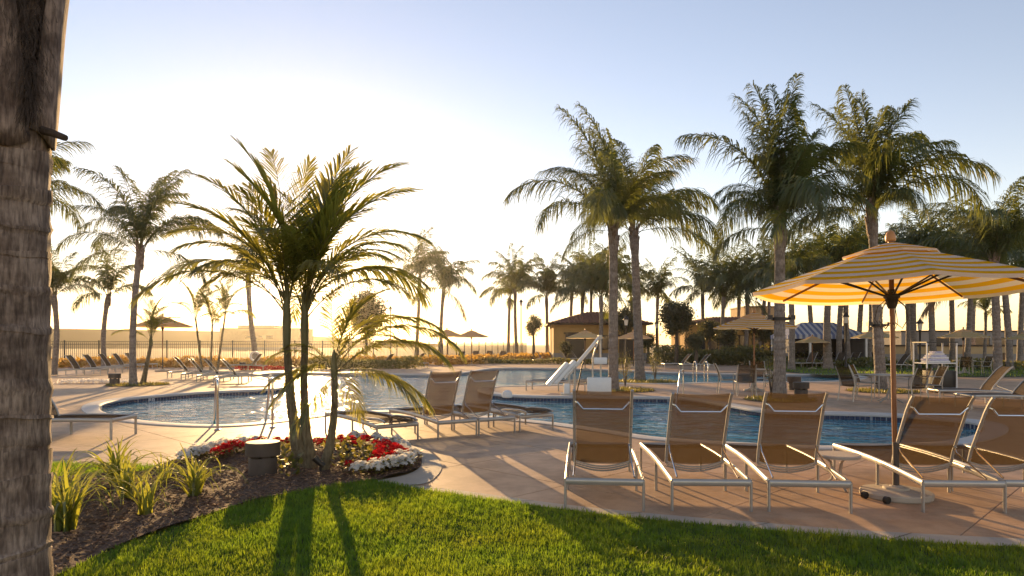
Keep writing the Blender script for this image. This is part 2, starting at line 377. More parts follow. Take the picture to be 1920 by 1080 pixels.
left_edge = [G(*p) for p in [(-500, 860), (-150, 864), (88, 868), (200, 873)]]
DECK = [(-45, 9.0)]+left_edge+BEDTOP+BORD+[(14, 3.6), (40, 3), (60, 12), (60, 62), (25, 66), (2, 70), (-8, 56), (-22, 50), (-45, 47)]
if area(DECK) < 0: DECK.reverse()
# far ground (one sheet to the horizon, with the deck cut out of it)
DIN = offset_poly(DECK, -.03)
far = [(-1800, -60), (1800, -60), (1800, 2600), (-1800, 2600)]
tag(link('ground', sheet_mesh('ground', [far, DIN], -.03, M['field'])), kind='structure')
# deck: far sheet + scored slabs near the camera
v, f = sheet([DECK, COP], 0.0)
bm = bmesh.new(); bv = [bm.verts.new(p) for p in v]
for t_ in f:
    try: bm.faces.new([bv[i] for i in t_])
    except ValueError: pass
bm.normal_update()
for fc in bm.faces:
    if fc.normal.z < 0: fc.normal_flip()
PIT = 1.72; OFF = 0.42
near_lim = 17.0
for d_ in ((1, -1), (1, 1)):
    nrm = Vector((d_[0], d_[1], 0)).normalized()
    for k in range(-16, 18):
        q = k*PIT+OFF
        pt = nrm*q
        gm = [fc for fc in bm.faces if fc.calc_center_median().y < 40]
        es = {e for fc in gm for e in fc.edges}; vs_ = {x for fc in gm for x in fc.verts}
        bmesh.ops.bisect_plane(bm, geom=list(vs_)+list(es)+gm, plane_co=pt, plane_no=nrm, dist=1e-5)
cells = {}; n1 = Vector((1, -1, 0)).normalized(); n2 = Vector((1, 1, 0)).normalized()
for fc in bm.faces:
    c = fc.calc_center_median(); key = (math.floor((c.dot(n1)-OFF)/PIT), math.floor((c.dot(n2)-OFF)/PIT))
    mid = n1*((key[0]+.5)*PIT+OFF)+n2*((key[1]+.5)*PIT+OFF)
    if mid.y > near_lim or abs(mid.x) > mid.y*.80+1.5: key = None
    cells.setdefault(key, []).append([tuple(x.co) for x in fc.verts])
bm.free()
def polys_to_bm(ps):
    b = bmesh.new()
    for p in ps:
        try: b.faces.new([b.verts.new(x) for x in p])
        except ValueError: pass
    bmesh.ops.remove_doubles(b, verts=b.verts, dist=1e-4); return b
deck = tag(bm_build(polys_to_bm(cells.pop(None)), 'pool_deck', M['deck'], smooth=False), kind='structure')
for key, ps in cells.items():
    b = polys_to_bm(ps); bmesh.ops.dissolve_limit(b, angle_limit=R(2), verts=b.verts, edges=b.edges)
    if sum(fc.calc_area() for fc in b.faces) < .01: b.free(); continue
    r = bmesh.ops.inset_region(b, faces=list(b.faces), thickness=.010, use_boundary=True, use_even_offset=False)
    rim = {x for fc in r['faces'] for x in fc.verts}; 
    for x in b.verts:
        if any(e.is_boundary for e in x.link_edges): x.co.z -= .016
    bm_build(b, 'slab', M['deck'], deck, smooth=False)
# pale border band and apron round the flower bed
def band(name, A, B, z, mat, kind='structure', drop=.12):
    n = len(A); vs = [(*p, z) for p in A]+[(*p, z) for p in B]+[(*p, z-drop) for p in B]; m = MB()
    m.add(vs, [(i, n+i, n+i+1, i+1) for i in range(n-1)]+[(n+i, 2*n+i, 2*n+i+1, n+i+1) for i in range(n-1)])
    return tag(m.build(name, mat, smooth=False), kind=kind)
def resample(P, n):
    P = np.asarray(P); L = np.r_[0, np.cumsum(np.hypot(*np.diff(P, axis=0).T))]; s = np.linspace(0, L[-1], n)
    return list(zip(np.interp(s, L, P[:, 0]), np.interp(s, L, P[:, 1])))
bA, bB = resample(BORD, 60), resample(LEDGE, 60)
bord = band('deck_border', bA[:57], bB[:57], .004, M['border'])
APR = catmull([G(*p) for p in [(735, 832), (782, 849), (790, 872), (765, 890), (703, 904), (742, 909), (795, 908), (822, 890), (827, 870), (805, 848), (770, 836)]], 4)
tag(link('bed_apron', sheet_mesh('bed_apron', [APR], .008, M['border'])), kind='structure')
for k in range(5, 56, 9):                      # scored joints across the border
    a, b_ = Vector(bA[k]), Vector(bB[k]); m = MB(); t_ = (b_-a).normalized(); s_ = Vector((-t_.y, t_.x))*.004
    m.add([(*(a+s_), .0065), (*(b_+s_), .0065), (*(b_-s_), .0065), (*(a-s_), .0065)], [(0, 1, 2, 3)])
    m.build('joint', M['brown_trim'], bord, smooth=False)
# pool: shell, tile band, coping, water
NP = len(POOL); WZ = -.13
pool = MB(); pool.add([(*p, -.02) for p in POOL]+[(*p, -1.25) for p in POOL], [(i, NP+i, NP+(i+1) % NP, (i+1) % NP) for i in range(NP)])
fv, ff = sheet([POOL], -1.25); pool.add(fv, ff)
pool_o = tag(pool.build('swimming_pool', M['plaster'], smooth=False), kind='structure')
m = MB()
prof = [(.34, -.02), (.34, .016), (.30, .022), (.05, .022), (.0, .012), (-.025, -.012), (-.02, -.045), (.0, -.05)]
rings = [offset_poly(POOL, a) for a, z in prof]
for (a, z), rg in zip(prof, rings): m.v += [(*p, z) for p in rg]
for j in range(len(prof)-1): m.f += [(j*NP+i, (j+1)*NP+i, (j+1)*NP+(i+1) % NP, j*NP+(i+1) % NP) for i in range(NP)]
m.build('coping', M['coping'], pool_o)
gi = offset_poly(POOL, -.004)
m = MB(); m.add([(*p, -.045) for p in gi]+[(*p, -.26) for p in gi], [(i, NP+i, NP+(i+1) % NP, (i+1) % NP) for i in range(NP)]); m.build('tile_backing', M['grout'], pool_o, smooth=False)
P = np.asarray(POOL+[POOL[0]]); L = np.r_[0, np.cumsum(np.hypot(*np.diff(P, axis=0).T))]
m = MB(); TW = .10; s = 0
while s < L[-1]-TW:
    i = min(np.searchsorted(L, s, 'right')-1, NP-1); a, b_ = Vector(P[i]), Vector(P[i+1]); tt = (b_-a).normalized(); nn = Vector((-tt.y, tt.x))
    c = a+tt*(s-L[i]); s += TW
    if nn.y > .35 or c.y > 30: continue        # tiles only where the camera side shows them
    p0 = c+tt*.005+nn*.009; p1 = c+tt*(TW-.005)+nn*.009; q0 = p0-nn*.006; q1 = p1-nn*.006
    for zt, zb in ((-.052, -.142), (-.152, -.242)):
        m.add([(*p0, zt), (*p1, zt), (*p1, zb), (*p0, zb), (*q0, zt), (*q1, zt), (*q1, zb), (*q0, zb)], [(0, 3, 2, 1), (0, 1, 5, 4), (0, 4, 7, 3), (1, 2, 6, 5)])
tag(m.build('waterline_tiles', M['tile'], pool_o, smooth=False), kind='stuff')
tag(link('water', sheet_mesh('water', [offset_poly(POOL, -.012)], WZ, M['water'])), kind='structure')
# lawn, side strip, planting bed
nz = lambda X, Y: .012*np.sin(X*2.1+Y)+.010*np.sin(Y*3.3-X*1.7)
LAWN = LEDGE+[(7, 2.5), (6, -3), (-5, -3), (-4.3, 1.5)]+catmull([G(*p) for p in [(-60, 1180), (60, 1110), (130, 1076), (220, 1030), (300, 1000), (400, 969), (480, 945), (560, 926), (640, 912), (690, 905)]], 4, False)
lawn = tag(link('lawn', fill_terrain('lawn', LAWN, .16, lambda X, Y: .012+.6*nz(X, Y), M['lawn'])), kind='structure')
STRIP = [G(*p) for p in [(-300, 864), (-100, 866), (88, 870), (200, 874), (305, 878), (265, 889), (180, 897), (88, 902), (-200, 905)]]
tag(link('lawn_strip', fill_terrain('lawn_strip', STRIP, .16, lambda X, Y: .010+.5*nz(X, Y), M['lawn'])), kind='structure')
BED = [G(*p) for p in [(-200, 905), (88, 902), (180, 897), (265, 889), (305, 878)]]+BEDTOP+[G(*p) for p in [(690, 905), (640, 912), (560, 926), (480, 945), (400, 969), (300, 1000), (220, 1030), (130, 1076), (60, 1110), (-60, 1180)]]+[(-5.2, 4.0)]
bedz = lambda X, Y: .03+.02*np.sin(X*5.1+1)*np.sin(Y*4.3)+.012*np.sin(X*13+Y*9)
tag(link('planting_bed', fill_terrain('planting_bed', BED, .10, bedz, M['mulch'])), kind='structure')
# grass blades
def blades(name, poly, n, h, wd, zf):
    X, Y = scatter(poly, n); k = len(X); a = rng.uniform(0, 6.283, k); hh = h*rng.uniform(.45, 1.3, k)*(1+.25*np.sin(X*3.1)*np.sin(Y*2.7))*(1+.35*np.sin(X*41+3*np.sin(Y*23))*np.sin(Y*47+2*np.sin(X*31))); ww = wd*rng.uniform(.7, 1.2, k)
    ln = rng.uniform(.1, .75, k)*hh; b = a+rng.uniform(-.6, .6, k)+1.57; z0 = zf(X, Y)-.004
    cx, sx = np.cos(a)*ww, np.sin(a)*ww; lx, ly = np.cos(b)*ln, np.sin(b)*ln
    V = np.stack([np.c_[X-cx, Y-sx, z0], np.c_[X+cx, Y+sx, z0], np.c_[X+cx*.7+lx*.35, Y+sx*.7+ly*.35, z0+hh*.6], np.c_[X-cx*.7+lx*.35, Y-sx*.7+ly*.35, z0+hh*.6], np.c_[X+lx, Y+ly, z0+hh]], 1).reshape(-1, 3)
    i = np.arange(k)[:, None]*5; T = np.concatenate([i+[0, 1, 2], i+[0, 2, 3], i+[3, 2, 4]], 1).reshape(-1, 3)
    return np_mesh(name, V, T, M['grass'])
VIEW = [(-4.6, 5.4), (-3.4, 4.0), (3.4, 4.0), (5.2, 4.7), (4.8, 5.2)]+[p for p in reversed(LEDGE) if p[0] < 4.8]+[G(*p) for p in [(690, 905), (640, 912), (560, 926), (480, 945), (400, 969), (300, 1000), (220, 1030), (130, 1076), (60, 1110)]]
VIEW = VIEW[1:]
lz = lambda X, Y: .012+.6*nz(X, Y)
tag(link('grass', blades('grass', VIEW, 150000, .040, .0028, lz)), 'short sunlit green lawn grass in front of the flower bed and paving', 'grass', kind='stuff')
tag(link('grass', blades('grass_side', STRIP, 14000, .06, .004, lambda X, Y: .01+.5*nz(X, Y))), 'strip of shaded grass between the paving and the mulch bed', 'grass', kind='stuff')
X, Y = scatter(BED, 15000); k = len(X); m_ = (Y < 9.5) & (np.abs(X) < Y*.82); X, Y = X[m_], Y[m_]; k = len(X)
a = rng.uniform(0, 6.283, k); l = rng.uniform(.012, .05, k); wd = rng.uniform(.003, .009, k); z0 = bedz(X, Y)+rng.uniform(-.004, .014, k); tl = rng.uniform(-.4, .4, k)*l
dx, dy = np.cos(a)*l, np.sin(a)*l; ex, ey = -np.sin(a)*wd, np.cos(a)*wd
V = np.stack([np.c_[X-dx, Y-dy, z0-tl], np.c_[X+dx, Y+dy, z0+tl], np.c_[X+ex, Y+ey, z0-.004], np.c_[X-ex, Y-ey, z0+.006]], 1).reshape(-1, 3)
i = np.arange(k)[:, None]*4; T = np.concatenate([i+[0, 2, 3], i+[2, 1, 3], i+[0, 3, 2], i+[0, 1, 2]], 1).reshape(-1, 3)
tag(link('mulch_chips', np_mesh('mulch_chips', V, T, M['chip'])), 'brown shredded bark mulch covering the planting bed', 'mulch', kind='stuff')
# far land
def ridge(name, pts, thick, mat):
    vs = []; n = len(pts)
    for (x, y, z) in pts: vs += [(x, y, -.5), (x, y, z), (x*1.06, y+thick, z*.9), (x*1.06, y+thick, -.5)]
    m = MB(); m.add(vs, [(4*i+j, 4*i+4+j, 4*i+5+j, 4*i+1+j) for i in range(n-1) for j in range(3)]); return tag(m.build(name, mat), kind='structure')
hp = [(-400, 619), (-100, 617), (60, 616), (130, 617), (230, 618), (330, 620), (420, 622), (520, 626), (600, 632), (680, 640), (760, 645)]
ridge('hill', [GZ(x, y, 230+.08*(x+400)) for x, y in [(p[0], p[1]+random.uniform(-.6, .6)) for p in hp]], 200, M['hill'])
# right-hand lawn behind the deck furniture
RL = [(15, 33), (19, 31.5), (26, 31), (34, 31), (45, 32), (45, 56), (30, 56), (18, 50), (14.5, 40)]
tag(link('lawn_beyond', fill_terrain('lawn_beyond', RL, .8, lambda X, Y: .02+0*X, M['lawn'])), kind='structure')
tag(link('grass', blades('grass_far', RL, 16000, .10, .015, lambda X, Y: .02+0*X)), 'green lawn behind the towel cart and far parasols', 'grass', kind='stuff')

# depth marker set into the cove wall
x, y = G(285, 743.5); mk = MB()
for dx_, w_, z0_, z1_ in ((-.07, .02, -.14, -.05), (-.035, .02, -.12, -.05), (.02, .02, -.14, -.05), (.075, .02, -.14, -.05), (.048, .07, -.07, -.05)): mk.box((x+dx_, y-.03, (z0_+z1_)/2), (w_, .012, z1_-z0_))
mk.build('depth_marker', M['white'], pool_o, smooth=False)
# ================================================================ PALMS
def frond_mesh(name, L, elev, droop, nl, ll, lw, grav, plum, mat, seed, petiole=.16, fold=.15, tipang=28, baseang=62, curl=0.0):
    rd = random.Random(seed); N = 16; pts = []; tans = []; p = Vector((0, 0, 0)); yaw = 0
    for i in range(N+1):
        s = i/N; th = elev-droop*s**1.35; yaw = curl*s*s
        t = Vector((math.cos(th)*math.cos(yaw), math.cos(th)*math.sin(yaw), math.sin(th))); pts.append(p.copy()); tans.append(t); p = p+t*(L/N)
    def at(s):
        x = min(max(s, 0), .9999)*N; i = int(x); f = x-i
        return pts[i].lerp(pts[i+1], f), tans[i].lerp(tans[i+1], f).normalized()
    mb = MB(); mb.tube(pts, [max(.004, .022*(L/3.5)*(1-.85*i/N)) for i in range(N+1)], 4, flat=(1.2, .8)); nr = len(mb.f)
    vs, fs = mb.v, mb.f
    for k in range(nl):
        s = petiole+(1-petiole)*(k+rd.uniform(-.3, .3))/nl; s = min(max(s, petiole*.9), .995)
        u_ = (s-petiole)/(1-petiole)
        prof = min(1, .45+2.6*u_)*(1-.62*max(0, (u_-.35)/.65)**1.6)
        for side in (-1, 1):
            if rd.random() < .04: continue
            b, t = at(s); y = Vector((-t.y, t.x, 0)); y = y.normalized() if y.length > 1e-4 else Vector((0, 1, 0)); u = t.cross(y)*-1
            if u.z < 0: u = -u
            ph = R(baseang+(tipang-baseang)*u_+rd.uniform(-7, 7)); ps = fold+rd.uniform(-plum, plum)
            d = t*math.cos(ph)+(y*side*math.cos(ps)+u*math.sin(ps))*math.sin(ph); d.normalize()
            l = ll*prof*rd.uniform(.85, 1.1); g = grav*rd.uniform(.7, 1.25)
            w_ = lw*rd.uniform(.8, 1.15)*(.6+.4*prof); wv = d.cross(Vector((0, 0, 1)))
            wv = wv.normalized() if wv.length > .05 else t.copy()
            wv = (wv*.75+t*.6+u*rd.uniform(-.4, .4)).normalized()*w_*.5
            m1 = b+d*l*.36+Vector((0, 0, -g*l*.05)); m2 = b+d*l*.68+Vector((0, 0, -g*l*.22)); tp = b+d*l*.92+Vector((rd.uniform(-.04, .04)*l, rd.uniform(-.04, .04)*l, -g*l*.52))
            n = len(vs); vs += [tuple(b-wv*.5), tuple(b+wv*.5), tuple(m1+wv), tuple(m1-wv), tuple(m2+wv*.8), tuple(m2-wv*.8), tuple(tp)]
            fs += [(n, n+1, n+2, n+3), (n+3, n+2, n+4, n+5), (n+5, n+4, n+6)]
    me = bpy.data.meshes.new(name); me.from_pydata(vs, [], fs); me.update(); me.materials.append(mat); me.materials.append(M['rachis'])
    mi = np.zeros(len(fs), np.int32); mi[:nr] = 1; me.polygons.foreach_set('material_index', mi)
    return me
QF = {}; KF = {}; FQ = {}
ELEV = {0: (86, 58), 1: (79, 96), 2: (67, 122), 3: (45, 122), 4: (12, 85), 5: (-25, 50)}
for e, (el, dr) in ELEV.items():
    for v_ in range(2):
        QF[e, v_] = frond_mesh('queen_frond', 3.4, R(el+3*v_), R(dr-8*v_), 120, .74, .034, 1.45, .8, M['queen'], 100+e*7+v_, curl=(.25, -.3)[v_])
        FQ[e, v_] = frond_mesh('far_frond', 3.4, R(el+3*v_), R(dr-8*v_), 60, .78, .060, 1.45, .75, M['queen'], 300+e*7+v_, curl=(.25, -.3)[v_])
        KF[e, v_] = frond_mesh('king_frond', 2.05, R(el+3*v_), R(dr*.8-8*v_), 62, .56, .030, (.3, .45, .65, .95, 1.1, 1.1)[e], .14, M['king'], 500+e*7+v_, petiole=.2, fold=.25, curl=(.15, -.2)[v_], tipang=20, baseang=55)
def trunk_path(h, lean, bend, seed, n):
    rd = random.Random(seed); out = []
    for i in range(n+1):
        s = i/n; out.append(Vector((lean[0]*s+bend[0]*math.sin(math.pi*s), lean[1]*s+bend[1]*math.sin(math.pi*s), h*s)))
    return out
def trunk_mesh(name, h, r0, r1, lean=(0, 0), bend=(0, 0), ring=.17, flare=1.35, mat=None, seed=0, boots=0.0, sides=14, rdep=.035):
    rd = random.Random(seed); nr = max(4, int(h/ring)); pts = []; rs = []
    path = lambda s: Vector((lean[0]*s+bend[0]*math.sin(math.pi*s), lean[1]*s+bend[1]*math.sin(math.pi*s), h*s))
    s = 0.0
    for k in range(nr):
        s0 = k/nr; s1 = (k+1)/nr
        for a, q in ((0, 1.0), (.72, 1-rdep*.3), (.86, 1-rdep*2.2)):
            ss = s0+(s1-s0)*a; rr = (r0+(r1-r0)*ss)*(1+(flare-1)*math.exp(-ss*h/.28))
            if boots and ss > 1-boots: rr *= 1+.30*math.sin(math.pi*min(1, (ss-1+boots)/boots*.9))
            pts.append(path(ss)+Vector((rd.uniform(-.004, .004), rd.uniform(-.004, .004), rd.uniform(-.01, .01)))); rs.append(rr*q*rd.uniform(.985, 1.015))
    pts.append(path(1.0)); rs.append(r1*.8)
    pts[0].z = -.03
    return MB().tube(pts, rs, sides).mesh(name, mat), path(1.0)
def boot_mesh(r, l, w, seed):
    m = MB(); n = 6
    for i in range(n+1):
        s = i/n; ww = w*(1-.55*s); o = r*(1.0+.02*s)+.10*s*s*l
        for j in range(5):
            a = (j/4-.5); m.v.append((o-abs(a)*ww*.5+ (.02 if i else -.02), a*ww, l*s))
    m.f += [(i*5+j, i*5+j+1, i*5+j+6, i*5+j+5) for i in range(n) for j in range(4)]
    k = len(m.v); m.v += [(x-.03, y*.9, z) for x, y, z in m.v[:k]]; m.f += [tuple(q+k for q in reversed(f)) for f in m.f[:]]
    m.f += [(n*5+j, n*5+j+1, k+n*5+j+1, k+n*5+j) for j in range(4)]
    for i in range(n): m.f += [(i*5, (i+1)*5, k+(i+1)*5, k+i*5), (i*5+4, k+i*5+4, k+(i+1)*5+4, (i+1)*5+4)]
    return m.mesh('leaf_base', M['boot'])
def default_fronds(seed, n=15, low=True):
    rd = random.Random(seed); out = []; az = rd.uniform(0, 360)
    seq = [0, 1, 0, 1, 2, 1, 3, 2, 0, 1, 2, 3, 1, 4, 2, 0, 3, 1, 2, 5, 1, 3, 2, 1][:n]
    for e in seq:
        az += 137.5+rd.uniform(-18, 18); out.append((az % 360, e, rd.uniform(.82, 1.15)*(1.14, 1.05, 1, .92, .85, .8)[e]))
    return out
def palm(label, base, h, r0, r1, fronds, fset=QF, lean=(0, 0), bend=(0, 0), fs=1.0, ring=.17, boots=.16, seed=0, mat='trunk', nboots=8, group=None, z=0, name='palm_tree', flare=1.35, sheath=None, rdep=.035):
    t = thing(name, label, 'palm tree', (base[0], base[1], z), 0, group)
    me, top = trunk_mesh('trunk', h, r0, r1, lean, bend, ring, flare, M[mat], seed, boots, rdep=rdep); link('trunk', me, t)
    rd = random.Random(seed+5)
    if nboots:
        bme = [boot_mesh(r1*1.05, .55*fs, r1*2.0, seed+i) for i in range(2)]
        for i in range(nboots):
            a = i*2.4+rd.uniform(-.2, .2); link('leaf_base', bme[i % 2], t, (top.x, top.y, top.z-.75*fs+.62*fs*i/nboots), (0, 0, a), 1)
    if sheath:
        hs, rr = sheath; m = MB(); m.tube([top+Vector((0, 0, -.05)), top+Vector((0, 0, hs*.35)), top+Vector((0, 0, hs*.8)), top+Vector((0, 0, hs))], [r1*1.0, rr, rr*.6, rr*.3], 10); m.build('crown_sheath', M['rachis'], t); top = top+Vector((0, 0, hs*.72)); r1 = r1*.5
    for (az, e, sc) in fronds:
        me = fset[e, rd.randint(0, 1)]
        if e == 5 and fset is not KF and rd.random() < .6: dead = True
        else: dead = False
        o = link('frond', me, t, top+Vector((math.cos(R(az))*r1*.35, math.sin(R(az))*r1*.35, rd.uniform(-.25, .03)*fs)), (rd.uniform(-.16, .16), rd.uniform(-.08, .08), R(az)), sc*fs)
        if dead: o.material_slots[0].link = 'OBJECT'; o.material_slots[0].material = M['dead_frond']; o['label'] = 'dry brown hanging frond'
    return t
# --- the five tall palms standing round the pool (az: 0 = +X right, 90 = away, 180 = left)
mix = lambda seed, n, extra, nar=1.0: extra+[(a, e, s*(nar if e > 1 else nar*.3+.7)) for a, e, s in default_fronds(seed, n)]
x, y = G(1150, 733); palm('tall ringed palm with long drooping frond beside the white pool lift', (x, y), 5.25, .165, .125, mix(1, 14, [(185, 2, 1.15), (150, 1, 1.0), (205, 3, .9), (20, 2, .9), (250, 3, 1.0), (120, 0, 1)], .72), lean=(0, 0), fs=1.12, seed=11)
x, y = G(1200, 713); palm('tall ringed palm just behind the one at the pool lift', (x, y), 6.3, .20, .15, mix(2, 15, [(5, 2, 1.05), (-8, 4, .85), (20, 3, 1.0), (0, 3, 1.0), (100, 0, 1.15), (200, 0, 1.1), (170, 1, .9)], .8), lean=(-.25, 0), fs=1.32, seed=12)
x, y = G(1462, 749); palm('tall palm with a dense dark crown beside the yellow parasol table', (x, y), 4.85, .165, .13, mix(3, 17, [(150, 0, 1.15), (70, 0, 1.1), (250, 0, 1.05), (40, 1, .95), (95, 1, 1.0), (265, 1, 1.0), (195, 2, .6), (-10, 2, .72), (200, 3, .6), (-15, 3, .7), (270, 3, .9), (250, 4, .8), (80, 2, .9), (110, 3, .9)], .6), fs=1.16, seed=13)
x, y = G(1652, 733); palm('tall palm with one frond sweeping far out behind the striped parasol', (x, y), 5.8, .175, .13, mix(4, 14, [(3, 2, 1.2), (-6, 3, 1.05), (30, 1, 1.1), (150, 0, 1.15), (60, 0, 1.1), (190, 3, .8), (265, 2, 1.0), (180, 4, .8), (250, 0, 1.0), (275, 1, 1.0), (95, 1, 1.0)], .66), lean=(-.3, 0), fs=1.2, seed=14)
x, y = G(1872, 706); palm('thick trunked palm with a wide crown beside the striped parasol rim', (x, y), 5.4, .19, .15, default_fronds(5, 22), lean=(-.2, 0), fs=1.2, seed=15)
x, y = G(250, 722); palm('leaning palm with an upright feathery crown by the cove of the pool', (x, y), 5.0, .125, .10, mix(6, 11, [(2, 2, 1.05), (180, 2, .9), (10, 4, .8), (165, 3, .8), (100, 0, 1.05), (40, 0, 1.0), (185, 4, .8)]), lean=(.25, 0), bend=(-.12, 0), fs=1.0, seed=16)
# --- foreground king palms in the flower bed
x, y = G(571, 878)
kA = [(115, 0, 1.2), (180, 0, 1.12), (60, 0, 1.1), (175, 1, 1.1), (185, 2, .95), (196, 3, .95), (172, 3, 1.0), (240, 3, .7), (60, 1, .9), (280, 2, .75)]
kB = [(75, 0, 1.1), (10, 1, 1.15), (-5, 1, 1.2), (355, 2, 1.0), (12, 3, .85), (345, 3, .85), (60, 2, .9), (300, 3, .8), (130, 1, .9), (185, 3, .7)]
palm('young smooth stemmed palm with fronds sweeping over the pool cove, in the flower bed', (x-.035, y), 1.5, .064, .042, kA+[(100, 1, 1.0), (250, 1, .8), (200, 1, 1.0), (130, 0, 1.0), (300, 0, .9), (150, 1, .9), (20, 0, .9), (215, 2, .8), (95, 2, .9)], KF, lean=(-.18, .0), bend=(-.03, 0), fs=.94, ring=.12, boots=0, nboots=0, seed=21, mat='trunk_king', name='king_palm', sheath=(.75, .052), rdep=.012, flare=1.9)
palm('young smooth stemmed palm in front of the sun in the flower bed', (x+.045, y+.04), 1.45, .060, .040, kB+[(45, 0, 1.1), (200, 0, 1.0), (250, 1, .8), (80, 1, 1.0), (25, 2, .9), (-20, 2, .85), (140, 0, .9), (330, 1, .9), (270, 1, .7), (35, 3, 1.0), (110, 3, .8)], KF, lean=(-.07, .05), bend=(-.03, 0), fs=.94, ring=.12, boots=0, nboots=0, seed=22, mat='trunk_king', name='king_palm', sheath=(.8, .052), rdep=.012, flare=1.9)
x, y = G(606, 884); palm('small young palm with low fronds drooping over the loungers, in the flower bed', (x, y), 1.12, .05, .034, [(0, 3, .82), (-12, 3, .76), (15, 4, .62), (180, 4, .42), (205, 5, .45), (80, 0, .5), (30, 1, .58), (165, 2, .42), (250, 5, .45), (300, 5, .45), (340, 2, .55), (5, 3, .7), (25, 3, .72), (-25, 4, .6), (100, 1, .5), (190, 3, .42), (150, 4, .42), (-5, 2, .6)], KF, lean=(.13, 0), bend=(.05, 0), fs=1.0, ring=.12, boots=0, nboots=0, seed=23, mat='trunk_king', name='king_palm', sheath=(.32, .040), rdep=.012, flare=1.4)
x, y = G(268, 720); palm('small king palm leaning away from the foot of the leaning feathery palm', (x, y), 1.5, .09, .06, [(a, e, s*.8) for a, e, s in default_fronds(31, 9)], KF, lean=(.3, 0), ring=.12, boots=0, nboots=0, seed=24, mat='trunk_king', name='king_palm', sheath=(.35, .07))
# --- palms farther off: (px of trunk, depth, crown base py, frond scale, n, label, lean px)
FAR = [(52, 26, 400, 1.0, 14, 'palm whose drooping fronds show behind the big ringed trunk', 0), (100, 34, 560, .72, 11, 'low palm beside the big ringed trunk at the lounger row', 6),
 (196, 40, 560, .75, 9, 'slender palm with few hanging fronds behind the lounger row by the fence', 4), (483, 48, 520, 1.05, 12, 'palm trunk behind the king palms at the fence', -12),
 (780, 72, 520, 1.05, 13, 'palm at the fence with a tall crown, next to a shaggier one', 4), (828, 68, 545, 1.12, 15, 'shaggy palm at the fence behind the two cream parasols', 6),
 (953, 82, 560, 1.0, 13, 'slim palm at the fence with a high crown, in front of another', 6), (969, 74, 545, 1.05, 12, 'slim palm at the fence beside the lone lamp post', -4), (1026, 72, 560, .98, 13, 'palm standing before the eave of the tile roofed house', -4),
 (1092, 66, 560, 1.0, 13, 'palm in front of the tile roofed house', -4), (1124, 60, 560, 1.1, 15, 'palm at the corner of the tile roofed house', 8), (1183, 78, 560, 1.0, 12, 'palm seen between the two tall ringed palms', 0),
 (1233, 74, 560, .95, 12, 'palm with a small round crown beside the round ficus tree', 0), (1352, 62, 560, 1.05, 13, 'palm with spreading fronds behind the yellow parasol', 4), (1380, 70, 560, 1.05, 13, 'palm close behind the yellow parasol, first of a pair', 0), (1394, 64, 555, 1.0, 13, 'palm close behind the yellow parasol, second of a pair', 4),
 (1484, 40, 535, .95, 14, 'palm half hidden behind the dark crowned palm', 2), (1553, 42, 520, 1.05, 16, 'thick trunked palm in front of the blue striped cabana', 2), (1573, 46, 520, 1.0, 14, 'slimmer palm against the blue striped cabana', 0), (1608, 50, 525, 1.05, 14, 'palm behind the cabana lamp post', 0), (1628, 54, 520, 1.0, 13, 'palm between the cabana lamp post and the tall swept palm', 0),
 (1702, 48, 520, 1.05, 15, 'palm with a slim trunk behind the parasol pole', -4), (1716, 44, 510, 1.0, 14, 'palm with a thicker trunk behind the parasol pole', 2), (1752, 42, 500, 1.1, 16, 'palm behind the white towel cart', -4), (1786, 50, 505, 1.05, 15, 'slender straight palm behind the far cream parasol', -3),
 (1845, 52, 590, .6, 9, 'short palm with a small ragged crown by the far wall', 0), (1893, 40, 500, 1.05, 14, 'palm near the picture edge beyond the thick trunked palm', 0), (1912, 46, 520, 1.0, 13, 'second palm near the picture edge beyond the thick trunked palm', 0), (1825, 60, 520, 1.0, 13, 'palm behind the low wall with a fine crown', 0),
 (1074, 72, 545, 1.0, 13, 'palm rising behind the roof edge of the ochre house, beside a taller one', 3), (1108, 78, 530, 1.0, 13, 'tallest palm rising above the ochre house roof', 5), (1140, 70, 528, 1.0, 13, 'palm crown showing just past the pool lift palm', 6), (1325, 68, 555, 1.0, 13, 'palm above the golden building beside the round ficus', -6), (1424, 60, 540, 1.0, 13, 'palm crown above the tan tower block', 4), (1442, 70, 532, 1.0, 13, 'palm crown close to the dark crowned palm trunk', 6),
 (1520, 52, 525, 1.0, 13, 'palm rising behind the small yellow parasol', -5), (1592, 46, 512, 1.0, 14, 'palm at the end of the blue striped cabana', 5), (1812, 48, 495, 1.05, 14, 'palm behind the far cream parasol over the lawn table', 4)]
for i, (px, d, cy_, fs, n, lab, ln) in enumerate(FAR):
    X = (px-960)*d/FPX; h = CAM_H+(HOR-cy_)*d/FPX
    palm(lab, (X, d), h+.2, (.27 if px == 1553 else .20)*min(1, fs), .15*min(1, fs), default_fronds(40+i, n+5), FQ if d > 38 else QF, lean=(ln*d/FPX+random.uniform(-.35, .35), random.uniform(-.3, .3)), bend=(random.uniform(-.18, .18), 0), fs=fs*(1.08 if d < 60 else 1.3)*random.uniform(.92, 1.08), ring=.35, nboots=4 if d < 55 else 0, seed=60+i, group='palms round the pool terrace', boots=.2)
# small multi-stem palm clump by the fence
X, d = (388-960)*36/FPX, 36
for i, (ox, ln, h) in enumerate(((-.25, -.35, 2.9), (.1, .1, 2.6), (.35, .45, 3.1))):
    palm(('outermost slim stemmed palm of the clump of three before the fence', 'middle slim stemmed palm of the clump of three before the fence', 'tallest slim stemmed palm of the clump of three before the fence')[i], (X+ox, d+.2*i), h, .06, .045, default_fronds(81+i, 8), KF, lean=(ln, 0), fs=.95, ring=.2, boots=0, nboots=0, seed=90+i, mat='trunk_king', group='clump of slim palms before the fence', name='slim_palm')
